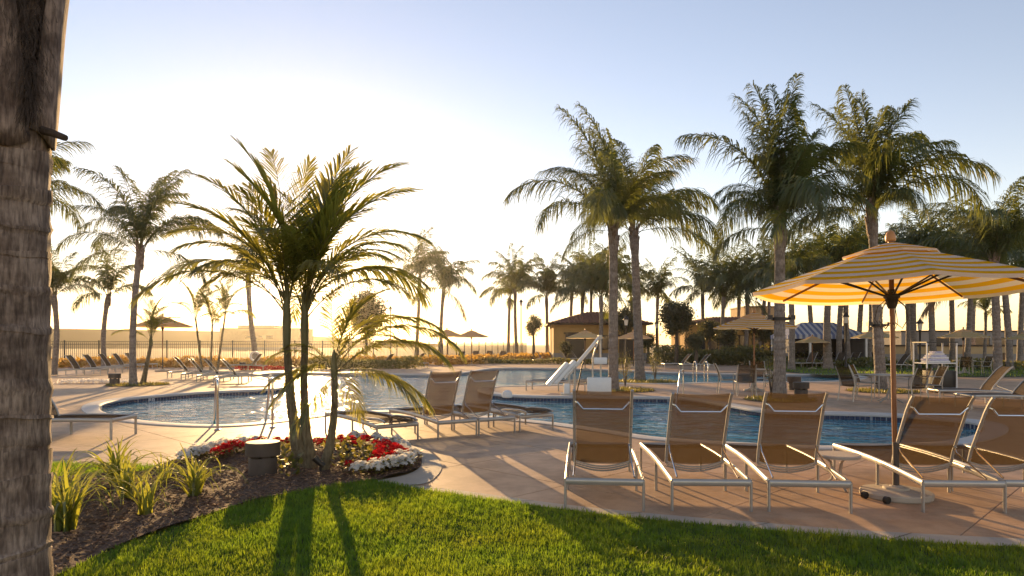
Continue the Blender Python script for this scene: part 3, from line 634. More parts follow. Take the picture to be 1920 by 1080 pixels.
# --- big trunk at the picture edge
bt = thing('palm_tree', 'huge ringed palm trunk with peeling leaf bases cut by the picture edge', 'palm tree', (-2.27, 3.0, 0))
rd = random.Random(3); pts = []; rs = []; z = -.05; BTR = .205
while z < 2.42:
    st = rd.uniform(.11, .16); r_ = BTR*(1+.06*math.exp(-z/.3))*rd.uniform(.985, 1.01)
    for a, q in ((0, .975), (.03, 1.03), (.10, 1.022), (.15, .975), (.55, .988), (.97, .997)): pts.append(Vector((rd.uniform(-.003, .003), 0, z+st*a))); rs.append(r_*q)
    z += st
me = MB().tube(pts, rs, 40).mesh('trunk', M['big_trunk'])
for v_ in me.vertices:
    a = math.atan2(v_.co.y, v_.co.x); v_.co.z += .012*math.sin(a*2+v_.co.z*3)+.003*math.sin(a*7+v_.co.z*11)
    k = 1+.012*math.sin(a*9+v_.co.z*14)+.008*math.sin(a*17-v_.co.z*23); v_.co.x *= k; v_.co.y *= k
link('trunk', me, bt)
def sheath_mesh(rb, h, wa, flare, seed, tip):
    rd = random.Random(seed); m = MB(); n, k = 16, 14
    for i in range(n+1):
        s = i/n; half = wa*(1-.42*s**.9)
        for j in range(k+1):
            a = (j/k*2-1)*half; rr = rb*(1+flare*s+.02*math.sin(a*8+seed)+.015*math.sin(s*9+seed))+.03*s*math.cos(a/half*1.4)
            m.v.append((rr*math.cos(a)*(1+tip*s*s*.4), rr*math.sin(a), h*s+.03*math.sin(a*5+seed)))
    m.f += [(i*(k+1)+j, i*(k+1)+j+1, (i+1)*(k+1)+j+1, (i+1)*(k+1)+j) for i in range(n) for j in range(k)]
    me = m.mesh('leaf_sheath', M['boot']); return me
for i, (a, z0, h, wa, fl, rb) in enumerate(((-98, 2.36, 1.25, 1.38, .20, .212), (47, 2.40, 1.35, 1.18, .34, .216), (-170, 2.42, 1.3, 1.2, .25, .218), (120, 2.45, 1.3, 1.2, .25, .218), (-45, 2.98, 1.2, .62, .30, .215), (60, 3.0, 1.4, 1.0, .35, .21), (190, 3.0, 1.4, 1.0, .35, .21))):
    o = link('leaf_sheath', sheath_mesh(rb, h, wa, fl, i, .1), bt, (0, 0, z0), (0, 0, R(a)))
    md = o.modifiers.new('Solidify', 'SOLIDIFY'); md.thickness = .012; md.offset = 0
m = MB(); m.tube([(.2, -.02, 2.44), (.27, -.03, 2.42), (.335, -.04, 2.395)], [.02, .017, .014], 7); m.build('cut_stalk', M['fibre'], bt)
m = MB(); rd = random.Random(8)
for i in range(1500):
    z0 = rd.uniform(2.48, 3.3); a = R(-22+rd.gauss(0, 1)*(4+28*(z0-2.48))); rr = .205+rd.uniform(0, .035); c = Vector((rr*math.cos(a), rr*math.sin(a), z0)); q = []
    dr = Vector((rd.uniform(-1, 1), rd.uniform(-.4, .4), rd.uniform(-1, .3)))
    for j in range(4): q.append(c+dr*.022*j+Vector((0, -.012*j, -.006*j*j)))
    m.tube(q, .0009, 3, cap=False)
tag(m.build('fibre_strands', M['fibre'], bt), kind='stuff')
m = MB(); m.tube([(0, 0, 2.3), (0, 0, 3.2), (0, 0, 4.3)], [.195, .205, .12], 14); m.build('crown_shaft', M['boot'], bt)
for (az, e, sc) in default_fronds(9, 11): 
    if e < 3: link('frond', QF[e, 0], bt, (0, 0, 4.2), (0, 0, R(az)), sc*1.1)
# --- round broadleaf trees
def leaf_cloud(name, c, rad, n, ls, seed, mat, flat=.9):
    r_ = np.random.default_rng(seed); cl = r_.normal(size=(46, 3)); cl /= np.linalg.norm(cl, axis=1)[:, None]; cl *= (r_.uniform(.25, 1, 46)**.6)[:, None]
    k = r_.integers(0, 46, n); p = (cl[k]*.78+r_.normal(size=(n, 3))*.17)*np.array([rad, rad, rad*flat])+np.array(c)
    d = r_.normal(size=(n, 3)); d /= np.linalg.norm(d, axis=1)[:, None]; e = np.cross(d, r_.normal(size=(n, 3))); e /= np.linalg.norm(e, axis=1)[:, None]; l = ls*r_.uniform(.6, 1.3, n)[:, None]
    V = np.stack([p-d*l, p+e*l*.45, p+d*l, p-e*l*.45], 1).reshape(-1, 3); i = np.arange(n)[:, None]*4; T = np.concatenate([i+[0, 1, 2], i+[0, 2, 3]], 1).reshape(-1, 3)
    return np_mesh(name, V, T, mat)
def tree(label, px, d, cpy, rpx, n=7000, seed=0, flat=1.0, name='ficus_tree', group=None):
    X = (px-960)*d/FPX; zc = CAM_H+(HOR-cpy)*d/FPX; r_ = rpx*d/FPX; t = thing(name, label, 'tree', (X, d, 0), 0, group); rd = random.Random(seed)
    m = MB(); m.tube([(0, 0, -.05), (.03, 0, zc*.4), (0, 0, zc)], [.17, .13, .07], 9)
    for i in range(6):
        a = i*1.05; m.tube([(0, 0, zc-r_*.7), (math.cos(a)*r_*.35, math.sin(a)*r_*.35, zc-r_*.1), (math.cos(a)*r_*.65, math.sin(a)*r_*.65, zc+r_*.35)], [.07, .045, .02], 6)
    m.build('trunk', M['bark'], t); link('crown', leaf_cloud('crown', (0, 0, zc), r_*1.02, n, r_*.075, seed, M['ficus'], flat), t); return t
tree('dark round ficus tree near the fence behind the king palms', 686, 56, 585, 37, 9000, 1, 1.35)
tree('round ficus tree on a bare stem beside the golden walled building', 1268, 50, 597, 33, 8000, 2, 1.05)
tree('dark ficus tree seen between the two tall ringed palms', 1172, 56, 602, 24, 6000, 3, 1.2)
tree('bushy tree beside the clump of thin stems near the tile roofed house', 1000, 62, 610, 18, 4000, 4, 1.2)
tree('small dark tree by the golden walled building', 1330, 58, 618, 26, 5000, 5, .9)
tree('low tree behind the yellow parasol', 1412, 66, 612, 26, 5000, 6, .8)
# ================================================================ FURNITURE
LW = .35
def rail_z(y): return .255+.055*math.sin(min(1, y/1.5)*math.pi/2)+.008*math.sin(y*2)
def back_curve(ang, n=12, L=.81):
    out = []; y, z = .70, .315
    for i in range(n+1):
        s = i/n; out.append((y, z)); a = ang-R(22)*max(0, (s-.62)/.38)**1.3+R(10)*(s < .15); y -= math.cos(a)*L/n; z += math.sin(a)*L/n
    return out
def sling(curve, w, th=.006, n=8, sag=.012):
    m = MB(); k = n+1
    for side in (0, 1):
        for (y, z) in curve:
            for j in range(k):
                u = j/n*2-1; m.v.append((u*w, y, z-sag*(1-u*u)-(th if side else 0)))
    N = len(curve); o = N*k
    m.f += [(i*k+j, i*k+j+1, (i+1)*k+j+1, (i+1)*k+j) for i in range(N-1) for j in range(n)]
    m.f += [(o+i*k+j, o+(i+1)*k+j, o+(i+1)*k+j+1, o+i*k+j+1) for i in range(N-1) for j in range(n)]
    return m
_lc = {}
def lounger_meshes(ang):
    if ang in _lc: return _lc[ang]
    A = M['alu']; d = {}
    ys = [0, .2, .45, .7, 1.0, 1.3, 1.6, 1.95]
    d['side_rail'] = [MB().tube([(sx*LW, y, rail_z(y)) for y in ys], .024, 10, flat=(.62, 1.35), up=(0, 0, 1)).mesh('side_rail', A) for sx in (-1, 1)]
    d['end_bar'] = [MB().tube([(-LW, y, rail_z(y)), (LW, y, rail_z(y))], .024, 10, flat=(.7, 1.35), up=(0, 0, 1)).mesh('end_bar', A) for y in (0, 1.95)]
    d['leg'] = [MB().tube([(sx*LW*1.005, y, rail_z(y)+.012), (sx*LW*1.005, y+dy*.5, .02), (sx*LW*1.005, y+dy*.5, 0)], .0165, 8, flat=(.85, 1.3), up=(0, 1, 0)).mesh('leg', A) for sx in (-1, 1) for y, dy in ((.0, 0), (.86, 0), (1.94, 0))]
    bc = back_curve(ang)
    d['seat_sling'] = [sling([(y, rail_z(min(y, 1.95))+.022) for y in np.linspace(.72, 1.93, 10)], LW-.035).mesh('seat_sling', M['sling'])]
    d['back_sling'] = [sling(bc, .262, sag=.014).mesh('back_sling', M['sling'])]
    d['back_tube'] = [MB().tube([(sx*.278, y, z) for y, z in bc], .0155, 8, flat=(1, 1.2)).mesh('back_tube', A) for sx in (-1, 1)]
    n = len(bc); (y8, z8), (y9, z9) = bc[int(n*.70)], bc[int(n*.78)]
    nb = Vector((0, -math.sin(ang), -math.cos(ang)))   # behind the back
    c1 = Vector((0, y8, z8))
    d['cross_brace'] = [MB().tube([Vector((-.275, y9, z9)), Vector((-.25, y9, z9))+nb*.03, Vector((-.19, y8, z8))+nb*.05, Vector((.19, y8, z8))+nb*.05, Vector((.25, y9, z9))+nb*.03, Vector((.275, y9, z9))], .0105, 8).mesh('cross_brace', M['steel'])]
    bows = []
    for q, (i0, dz) in enumerate(((0, -.012), (1, -.03), (2, -.05))):
        y0, z0 = bc[0]; y0 += .02*q; z0 += dz*.4
        bows.append(MB().tube([(-.278+.55*s/10, y0-.02, z0-.055*math.sin(math.pi*s/10)+.02-.018*q) for s in range(11)], .0085, 6).mesh('bow', A))
    d['bow'] = bows
    ys_, zs_ = bc[int(n*.30)]
    if ang > .3: d['prop'] = [MB().tube([(sx*.262, ys_-.01, zs_), (sx*.262, ys_-.05, zs_-.06), (sx*.28, .14, rail_z(.14)+.01)], .0095, 7).mesh('prop', M['steel']) for sx in (-1, 1)]
    else: d['prop'] = [MB().tube([(sx*.262, .5, .30), (sx*.262, .38, .19), (sx*.262, .22, .19), (sx*.28, .10, rail_z(.1))], .0095, 7).mesh('prop', M['steel']) for sx in (-1, 1)]
    d['rivet'] = []
    for sx in (-1, 1):
        for q in (.12, .3, .52, .76):
            y_, z_ = bc[int(n*q)]; d['rivet'].append(MB().tube([(sx*.278, y_, z_), Vector((sx*.278, y_, z_))+nb*.026], .008, 6).mesh('rivet', M['steel']))
    _lc[ang] = d; return d
UP, FLAT = R(66), R(2)
def lounger(label, loc, heading, ang=UP, group=None, lite=False, grey=False, z=0):
    """rear (head) end at loc, foot pointing along heading (deg, 0 = away, + = left)"""
    t = thing('sun_lounger', label, 'sun lounger', (loc[0], loc[1], z), R(heading), group); d = lounger_meshes(ang)
    for part, ms in d.items():
        if lite and part in ('rivet', 'bow', 'cross_brace'): continue
        for me in ms:
            o = link(part, me, t)
            if grey and 'sling' in part: o.material_slots[0].link = 'OBJECT'; o.material_slots[0].material = M['sling_grey']
    return t
FRONT = 'loungers lined up along the lawn side of the pool'
fr = [((1133, 956), -6, 'upright tan lounger standing alone beside the gap, directly in front of the pool lift'), ((1334, 958), -2.5, 'upright tan lounger, second along from the pool lift'), ((1518, 960.5), -6, 'upright tan lounger with a small round side table at its far side'),
      ((1807, 961), -3.5, 'upright tan lounger whose foot passes behind the big parasol pole'), ((1962, 961), -5, 'upright tan lounger cut by the picture edge beyond the parasol')]
for (p_, hd, lab) in fr: lounger(lab, G(*p_), hd, {1133: R(69), 1334: R(65), 1518: R(66.5), 1807: R(62), 1962: R(60)}[p_[0]], FRONT)
C_ = 'loungers angled at the water behind the flower bed'
lounger('flat lounger beside the flower bed, behind the small drooping palm', G(746, 829), 38, FLAT, C_)
lounger('upright lounger in the angled group, the one at the flower bed end', G(858, 820), 33, R(68), C_)
lounger('upright lounger in the angled group, in front of its neighbour with the bright towel', G(932, 814), 33, R(68), C_)
lounger('flat lounger with a bright towel, last of the angled group', G(1006, 807), 33, FLAT, C_)
lounger('lounger half hidden by the huge palm trunk, its foot towards the pool cove', (G(213, 824)[0]-1.95, G(213, 824)[1]+.30), -90, R(60))
# far rows
def row(n, p0, p1, hd, lab, group, ang=R(58), grey=True, z=0):
    a, b = Vector(G(*p0)), Vector(G(*p1))
    for i in range(n):
        q = a.lerp(b, i/max(1, n-1)); lounger(lab if isinstance(lab, str) else lab[i], (q.x, q.y), hd, ang, group, True, grey, z)
row(5, (116, 704), (228, 692), -84, ['grey backed lounger at the huge trunk end of the fence row', 'second grey backed lounger of the fence row', 'middle grey backed lounger of the fence row', 'fourth grey backed lounger of the fence row', 'grey backed lounger behind the leaning palm, last of the fence row'], 'loungers in a row along the fence')
row(4, (318, 709), (405, 720), -78, ['tan lounger at the leaning palm end of the row on the paved tongue', 'second tan lounger on the paved tongue', 'third tan lounger on the paved tongue', 'tan lounger nearest the water tip of the paved tongue'], 'loungers on the paved tongue', R(52), False)
row(1, (497, 694), (497, 694), 92, 'lounger at the fence beside the white life ring', None, R(55))
row(2, (742, 690), (800, 688), 75, ['lounger on the far shore half behind the drooping fronds', 'second lounger on the far shore beyond the drooping fronds'], 'far shore loungers', R(50))
row(4, (868, 679), (945, 678), 170, ['lounger facing the pool, first of four before the two cream parasols', 'lounger facing the pool, second of four before the two cream parasols', 'lounger facing the pool, third of four before the two cream parasols', 'lounger facing the pool, last of four before the two cream parasols'], 'loungers in front of the cream parasols', R(55))
row(4, (1000, 681), (1065, 679), -85, ['lounger before the tile roofed house, farthest from its door', 'second lounger before the tile roofed house', 'third lounger before the tile roofed house', 'lounger before the tile roofed house, closest to the pool lift'], 'loungers before the tile roofed house', R(55), False)
row(2, (1300, 691), (1335, 692), 95, ['lounger on the far shore beside the round ficus, back raised', 'lounger on the far shore beside the pool ladder, back raised'], 'loungers on the far shore by the ladder', R(50))
row(4, (1532, 689), (1612, 688), 118, ['grey lounger in the cabana row, closest to the dark crowned palm', 'second grey lounger in the cabana row', 'third grey lounger in the cabana row', 'grey lounger in the cabana row, closest to the tall swept palm'], 'grey loungers in a row before the cabana', R(58))
row(1, (1708, 693), (1708, 693), 95, 'single grey lounger on the lawn side beyond the table set', None, R(52))
row(2, (1640, 684), (1880, 686), 160, ['small far lounger on the grass behind the tall swept palm', 'small far lounger on the grass beside the thick trunked palm'], 'far loungers on the grass by the wall', R(52))
lounger('grey lounger at the picture edge with its foot towards the tables', (G(1783, 757)[0]+1.9, G(1783, 757)[1]+.35), 80, R(52), grey=True)
lounger('grey lounger at the picture edge behind the row of tan backs', (G(1830, 768)[0]+1.9, G(1830, 768)[1]+.2), 84, R(48), grey=True)
x, y = G(985, 736); lounger('flat lounger on the tongue of paving behind the pool lift', (x+2.0, y+.6), 72, FLAT, lite=True)
# --- side table
def side_table(label, loc):
    t = thing('side_table', label, 'side table', loc)
    MB().lathe([(.0, .335), (.20, .335), (.212, .340), (.215, .350), (.208, .358), (.0, .360)], 28, cap=False).build('table_top', M['border'], t)
    MB().lathe([(.205, .325), (.222, .325), (.224, .35), (.215, .352)], 28, cap=False).build('rim', M['alu'], t)
    for k in range(3):
        a = k*2.094+.5; c, s_ = math.cos(a), math.sin(a)
        MB().tube([(c*.15, s_*.15, .33), (c*.07, s_*.07, .27), (c*.045, s_*.045, .18), (c*.06, s_*.06, .09), (c*.17, s_*.17, .012), (c*.185, s_*.185, 0)], .013, 7).build('leg', M['alu'], t)
side_table('small round side table with a stone top between two tan loungers', G(1571, 915))
# --- parasols
NR = 1.31
def canopy_panel(Rr, z_rim, z_top, nv=12, nu=8, sag=.02, u0=.10, hem=.06, us=1.0):
    m = MB(); uv = []
    h = math.pi/8
    for i in range(nv+1):
        s = u0+(1-u0)*i/nv; z = z_top+(z_rim-z_top)*(s**1.06)
        for j in range(nu+1):
            u = j/nu*2-1; a = math.atan(u*math.tan(h)); rr = Rr*s*math.cos(h)/math.cos(a)
            zz = z-sag*(1-u*u)*s*1.0
            m.v.append((rr*math.cos(a), rr*math.sin(a), zz)); uv.append((u*.5+.5, s*us))
    for j in range(nu+1):
        x, y, z = m.v[nv*(nu+1)+j]; m.v.append((x*.999, y*.999, z-hem)); uv.append((j/nu, 1.05*us))
    k = nu+1; m.f += [(i*k+j, (i+1)*k+j, (i+1)*k+j+1, i*k+j+1) for i in range(nv+1) for j in range(nu)]
    me = m.mesh('canopy_panel', M['canopy']); l = me.uv_layers.new(name='UVMap')
    for lp in me.loops: l.data[lp.index].uv = uv[lp.vertex_index]
    return me
_pm = {}
def parasol(label, loc, rz=0, sc=1.0, tilt=0, group=None, full=True, wheels=False, zoff=0):
    if not _pm:
        RZ, TZ = 2.06, 2.50
        _pm['panel'] = canopy_panel(NR, RZ, TZ, hem=.035); _pm['vent'] = canopy_panel(NR*.34, TZ-.105, TZ+.03, 4, 4, .0, .08, .02, .34)
        _pm['rib'] = MB().tube([(.03, 0, TZ-.03), (NR*.5, 0, TZ-.03-(TZ-RZ)*.48), (NR*.985, 0, RZ-.01)], .011, 6, flat=(.8, 1.2)).mesh('rib', M['wood'])
        _pm['strut'] = MB().tube([(.04, 0, 1.98), (NR*.52, 0, TZ-.045-(TZ-RZ)*.5)], .010, 6).mesh('strut', M['bronze'])
        _pm['pole'] = MB().tube([(0, 0, .42), (0, 0, 1.2), (0, 0, TZ+.03)], .024, 14).mesh('pole', M['wood'])
        _pm['sleeve'] = MB().lathe([(.030, .08), (.030, .50), (.033, .50), (.033, .53), (.027, .535)], 16).mesh('sleeve', M['concrete_lamp'])
        _pm['hub'] = MB().lathe([(.035, 1.86), (.05, 1.90), (.06, 1.955), (.075, 1.97), (.075, 2.0), (.04, 2.01), (.035, 2.05)], 16).mesh('hub', M['bronze'])
        _pm['finial'] = MB().lathe([(.02, TZ+.03), (.045, TZ+.035), (.05, TZ+.05), (.048, TZ+.09), (.035, TZ+.125), (.015, TZ+.143), (.0, TZ+.147)], 16, cap=False).mesh('finial', M['finial'])
        _pm['base'] = MB().lathe([(.0, 0), (.315, 0), (.325, .012), (.325, .05), (.315, .062), (.20, .072), (.12, .078), (.115, .10), (.06, .105), (.05, .115), (.0, .115)], 36, cap=False).mesh('base', M['border'])
        cords = []
        for k in range(7):
            a = k*.9; c, s_ = math.cos(a), math.sin(a); cords.append(MB().tube([(c*.04, s_*.04, 1.96), (c*.13, s_*.11, 1.88), (c*(.16+.02*(k % 3)), s_*.13, 1.76-.03*(k % 3)), (c*.10, s_*.08, 1.66), (c*.028, s_*.028, 1.72)], .0035, 5).mesh('cord', M['brown_trim']))
        _pm['cords'] = cords
    t = thing('parasol', label, 'parasol', (loc[0], loc[1], zoff), 0, group)
    b = link('base', _pm['base'], t, scale=sc); 
    if wheels:
        for s_ in (-.12, .12): MB().tube([(-.30, s_-.02, .035), (-.30, s_+.02, .035)], .034, 12).build('wheel', M['dark'], t, loc=(-.03, -.08, 0), rot=(0, 0, .4))
    link('sleeve', _pm['sleeve'], t, scale=sc)
    up = link('pole', _pm['pole'], t, rot=(tilt, 0, 0), scale=sc)
    ca = link('hub', _pm['hub'], t, rot=(tilt, 0, 0), scale=sc)
    link('finial', _pm['finial'], t, rot=(tilt, 0, 0), scale=sc)
    Rt = Matrix.Rotation(tilt, 4, 'X')
    for k in range(8):
        a = rz+k*math.pi/4
        for nm, me, off in (('canopy_panel', _pm['panel'], math.pi/8), ('rib', _pm['rib'], 0), ('strut', _pm['strut'], 0), ('vent_panel', _pm['vent'], math.pi/8)):
            if not full and nm in ('strut',): continue
            link(nm, me, t, rot=(Rt @ Matrix.Rotation(a+off, 4, 'Z')).to_euler(), scale=sc)
    if full:
        for me in _pm['cords']: link('cord', me, t, rot=(tilt, 0, 0), scale=sc)
    return t
x, y = G(1680, 931); parasol('large yellow and white striped parasol standing among the tan loungers', (x, y), R(-105.5), 1.0, R(-2.2), wheels=True)
x, y = G(1414, 733); parasol('yellow striped parasol over the dining table by the dark crowned palm', (x, y), R(15), 1.0)
PG = 'cream striped parasols set round the terrace'
for px, d, lab, zo, sc in ((305, 38, 'cream parasol behind the leaning palm at the fence', 0, 1.22), (838, 46, 'cream parasol at the fence, the larger of two overlapping', 0, 1.0), (884, 49, 'cream parasol at the fence, the smaller of two overlapping', 0, 1.0), (1097, 41, 'cream parasol before the door of the tile roofed house', 0, .93),
      (1188, 44, 'cream parasol half hidden behind the two tall ringed palms', 0, .93), (1523, 42, 'small yellow parasol in front of the blue striped cabana', 0, .80), (1640, 38, 'cream parasol behind the tall swept palm', 0, .92), (1806, 36, 'cream parasol over the far table set on the lawn', 0, .92), (1930, 36, 'cream parasol cut by the picture edge', 0, .88)):
    parasol(lab, ((px-960)*d/FPX, d), R(px), sc, 0, PG, full=False, zoff=zo)
# --- dining chairs and tables
_ch = {}
def chair(label, loc, face, group=None):
    if not _ch:
        A = M['alu']; W, D = .27, .26
        _ch['front_leg'] = [MB().tube([(s_*W, D, 0), (s_*W, D, .62), (s_*W, D-.05, .645)], .014, 7).mesh('leg', A) for s_ in (-1, 1)]
        _ch['rear_leg'] = [MB().tube([(s_*W, -D-.06, 0), (s_*W, -D, .42), (s_*W, -D-.03, .64)], .014, 7).mesh('leg', A) for s_ in (-1, 1)]
        _ch['arm'] = [MB().tube([(s_*W, D, .64), (s_*W, -D-.03, .64)], .02, 8, flat=(1.1, .5)).mesh('arm', A) for s_ in (-1, 1)]
        bc = [(-D+.05-.16*s-.05*s*s, .40+.52*s) for s in np.linspace(0, 1, 8)]
        _ch['back'] = [sling(bc, .235).mesh('backrest', M['sling'])]; _ch['back_tube'] = [MB().tube([(s_*.25, y, z) for y, z in bc], .014, 7).mesh('back_tube', A) for s_ in (-1, 1)]
        _ch['seat'] = [sling([(y, .42-.02*math.sin((y+.2)*3)) for y in np.linspace(-D+.03, D, 6)], .245).mesh('seat', M['sling'])]
        _ch['seat_rail'] = [MB().tube([(s_*.255, -D, .41), (s_*.255, D, .42)], .014, 7).mesh('seat_rail', A) for s_ in (-1, 1)]
    t = thing('patio_chair', label, 'chair', loc, R(face), group)
    for k, ms in _ch.items():
        for me in ms: link({'front_leg': 'leg', 'rear_leg': 'leg', 'back': 'backrest'}.get(k, k), me, t)
    return t
def table(label, loc, r=.5, group=None):
    t = thing('patio_table', label, 'table', loc, 0, group)
    MB().lathe([(.0, .69), (r-.02, .69), (r, .695), (r, .715), (r-.02, .722), (.0, .722)], 28, cap=False).build('table_top', M['border'], t)
    MB().lathe([(.03, .08), (.03, .69)], 10).build('stem', M['alu'], t)
    for k in range(4):
        a = k*math.pi/2+.4; c, s_ = math.cos(a), math.sin(a); MB().tube([(c*.03, s_*.03, .35), (c*.12, s_*.12, .12), (c*.36, s_*.36, .015), (c*.38, s_*.38, 0)], .018, 7).build('foot', M['alu'], t)
    return t
x, y = G(1413, 734); table('round patio table under the yellow striped parasol', (x, y), .5)
CG = 'patio chairs round the dining tables'
for px, py, f_, lab in ((1366, 737, -100, 'patio chair facing the parasol table from the pool lift side'), (1396, 742, -8, 'patio chair with its back to the near pool at the parasol table'), (1440, 736, 95, 'patio chair on the palm side of the parasol table'), (1425, 727, 175, 'patio chair on the far side of the parasol table')): chair(lab, G(px, py), f_, CG)
x, y = G(1669, 754); table('round patio table behind the big parasol pole', (x, y), .55)
for px, py, f_, lab in ((1604, 752, -75, 'patio chair seen side on, farthest from the towel cart'), (1625, 744, -130, 'patio chair behind the round table by the swept palm'), (1706, 757, 20, 'patio chair with its back turned at the table behind the big parasol pole'), (1738, 750, 80, 'patio chair beside the towel cart')): chair(lab, G(px, py), f_, CG)
x, y = G(1808, 702); table('round patio table under the far cream parasol on the lawn', (x, y), .5)
for dx, dy, f_, lab in ((-.95, -.1, -90, 'patio chair at the lawn table, on the towel cart side'), (.9, 0, 95, 'patio chair at the lawn table, on the thick palm side'), (-.4, -.6, -20, 'patio chair at the lawn table with its back to the terrace')): chair(lab, (x+dx, y+dy), f_, CG)
# --- handrails, ladder
def rail(label, pts, name='handrail', r=.021):
    t = thing(name, label, 'handrail', (pts[0][0], pts[0][1], 0)); o = Vector((pts[0][0], pts[0][1], 0)); q = [Vector(p)-o for p in pts]
    c = catmull3(q, 6); MB().tube(c, r, 10).build('rail_tube', M['steel'], t)
    MB().lathe([(.055, 0), (.055, .012), (.03, .025), (.024, .025)], 14).build('base_plate', M['steel'], t, loc=(0, 0, 0)); return t
def catmull3(P, n):
    out = []; N = len(P)
    for i in range(N-1):
        a, b, c, d = P[max(i-1, 0)], P[i], P[i+1], P[min(i+2, N-1)]
        for k in range(n):
            t = k/n; out.append(.5*((2*b)+(c-a)*t+(2*a-5*b+4*c-d)*t*t+(3*b-a-3*c+d)*t**3))
    return out+[P[-1]]
for (px, py, lab) in ((408, 806, 'steel pool handrail at the cove, on the huge trunk side'), (511, 802, 'steel pool handrail at the cove, beside the king palms')):
    x, y = G(px, py); dv = Vector((-.45, .89)); p = lambda s, z: (x+dv.x*s, y+dv.y*s, z)
    rail(lab, [p(0, 0), p(0, .4), p(0, .78), p(.03, .86), p(.10, .88), p(.30, .87), p(.40, .80), p(.70, .38), p(1.05, -.12), p(1.2, -.4)])
x, y = G(1281, 744); dv = Vector((-.35, -.94)); p = lambda s, z: (x+dv.x*s, y+dv.y*s, z)
rail('steel handrail entering the near channel of the pool from the paved tongue', [p(0, 0), p(0, .4), p(0, .68), p(.04, .76), p(.12, .78), p(.6, .77), p(.75, .72), p(1.2, .3), p(1.65, -.12), p(1.9, -.4)])
x, y = G(1306, 717)
t = thing('pool_ladder', 'steel hoop ladder at the far water behind the patio chairs', 'ladder', (x, y, 0))
for s_ in (0, .45): MB().tube(catmull3([Vector(q) for q in ((s_, 0, 0), (s_, 0, .6), (s_, .08, .78), (s_, .25, .82), (s_, .42, .74), (s_, .5, .4), (s_, .52, -.5))], 5), .02, 8).build('rail_tube', M['steel'], t)
for z in (-.12, -.38): MB().box((.225, .52, z), (.45, .08, .03)).build('tread', M['white'], t)
# --- pool lift
x, y = G(1085, 741); t = thing('pool_lift', 'white accessible pool lift with a folded seat at the edge of the paved tongue', 'pool lift', (x, y, 0))
MB().box((-.25, .1, .03), (.55, .5, .06)).build('base_plate', M['alu'], t)
for k, dx in enumerate((-.28, -.12)): MB().tube([(dx, 0, .03), (dx, 0, .8), (dx+.03, 0, .86)], .035, 10).build('post', M['alu'], t)
for k in range(3): MB().tube([(-.42+.06*k, .05*k, .50+.02*k), (.62+.035*k, .12*k, 1.74-.01*k)], .022 if k else .04, 8).build('lift_arm', M['white'], t)
MB().box((.64, .1, 1.72), (.10, .30, .12)).build('arm_head', M['alu'], t)
MB().tube([(.64, .1, 1.68), (.50, .1, 1.35), (.42, .06, 1.1), (.42, .04, .5)], .024, 8).build('hanger', M['alu'], t); MB().tube([(.66, .1, 1.68), (.66, .06, 1.1), (.66, .04, .5)], .024, 8).build('hanger', M['alu'], t)
bm_build(bevel_box((.72, .07, .52), .03), 'seat_back', M['white'], t, loc=(.60, -.05, .27)); bm_build(bevel_box((.40, .06, .20), .028), 'head_rest', M['white'], t, loc=(.64, -.03, 1.02))
bm_build(bevel_box((.62, .46, .06), .02), 'seat', M['white'], t, loc=(.60, .22, .22)); bm_build(bevel_box((.17, .14, .30), .02), 'battery_box', M['white'], t, loc=(-.36, -.05, .2))
MB().tube([(-.05, .1, .05), (.12, .1, .9), (.2, .1, 1.1)], .02, 8).build('brace', M['bronze'], t)
for k in range(2): bm_build(bevel_box((.12, .5, .9), .03), 'foot_board', M['white'], t, loc=(-.62+.22*k, .15, .62+.06*k), rot=(0, R(42), 0))
# --- bollard lights
_bl = {}
def bollard(label, loc, sc=1.0, rz=0, group='squat bollard lights round the pool'):
    if not _bl:
        _bl['base'] = MB().lathe([(.17, 0), (.17, .215), (.165, .226), (.09, .228)], 28).mesh('base', M['concrete_lamp']); _bl['core'] = MB().lathe([(.05, .22), (.05, .27)], 14).mesh('lamp_core', M['lampglass'])
        _bl['cap'] = MB().lathe([(.10, .252), (.203, .252), (.208, .258), (.208, .41), (.20, .419), (.0, .423)], 32, cap=False).mesh('cap', M['concrete_lamp']); _bl['strut'] = MB().box((.13, 0, .24), (.05, .10, .04)).mesh('strut', M['concrete_lamp'])
    t = thing('bollard_light', label, 'lamp', loc, rz, group)
    for k in ('base', 'core', 'cap'): link({'core': 'lamp_core'}.get(k, k), _bl[k], t, scale=sc)
    for k in range(4): link('strut', _bl['strut'], t, rot=(0, 0, k*math.pi/2+.6), scale=sc)
for px, py, sc, lab in ((493, 891, .92, 'squat round bollard light in the mulch beside the king palms'), (215, 722, 1.0, 'squat bollard light beside the leaning palm'), (1502, 746, 1.05, 'squat bollard light in front, at the foot of the dark crowned palm'), (1489, 731, 1.05, 'squat bollard light behind another near the dark crowned palm'), (455, 690, .9, 'squat bollard light by the fence near the life ring')):
    bollard(lab, G(px, py), sc)
def spot(label, loc, rz):
    t = thing('garden_spotlight', label, 'lamp', loc, rz); MB().tube([(0, 0, -.02), (0, 0, .10)], .012, 8).build('stake', M['dark'], t)
    MB().tube([(0, -.04, .10), (0, .0, .13), (0, .07, .20)], [.028, .035, .04], 12).build('head', M['dark'], t)
spot('black spotlight on a stake among the red flowers', G(652, 862), R(40)); spot('black spotlight on a stake at the foot of the small drooping palm', G(601, 890), R(100))
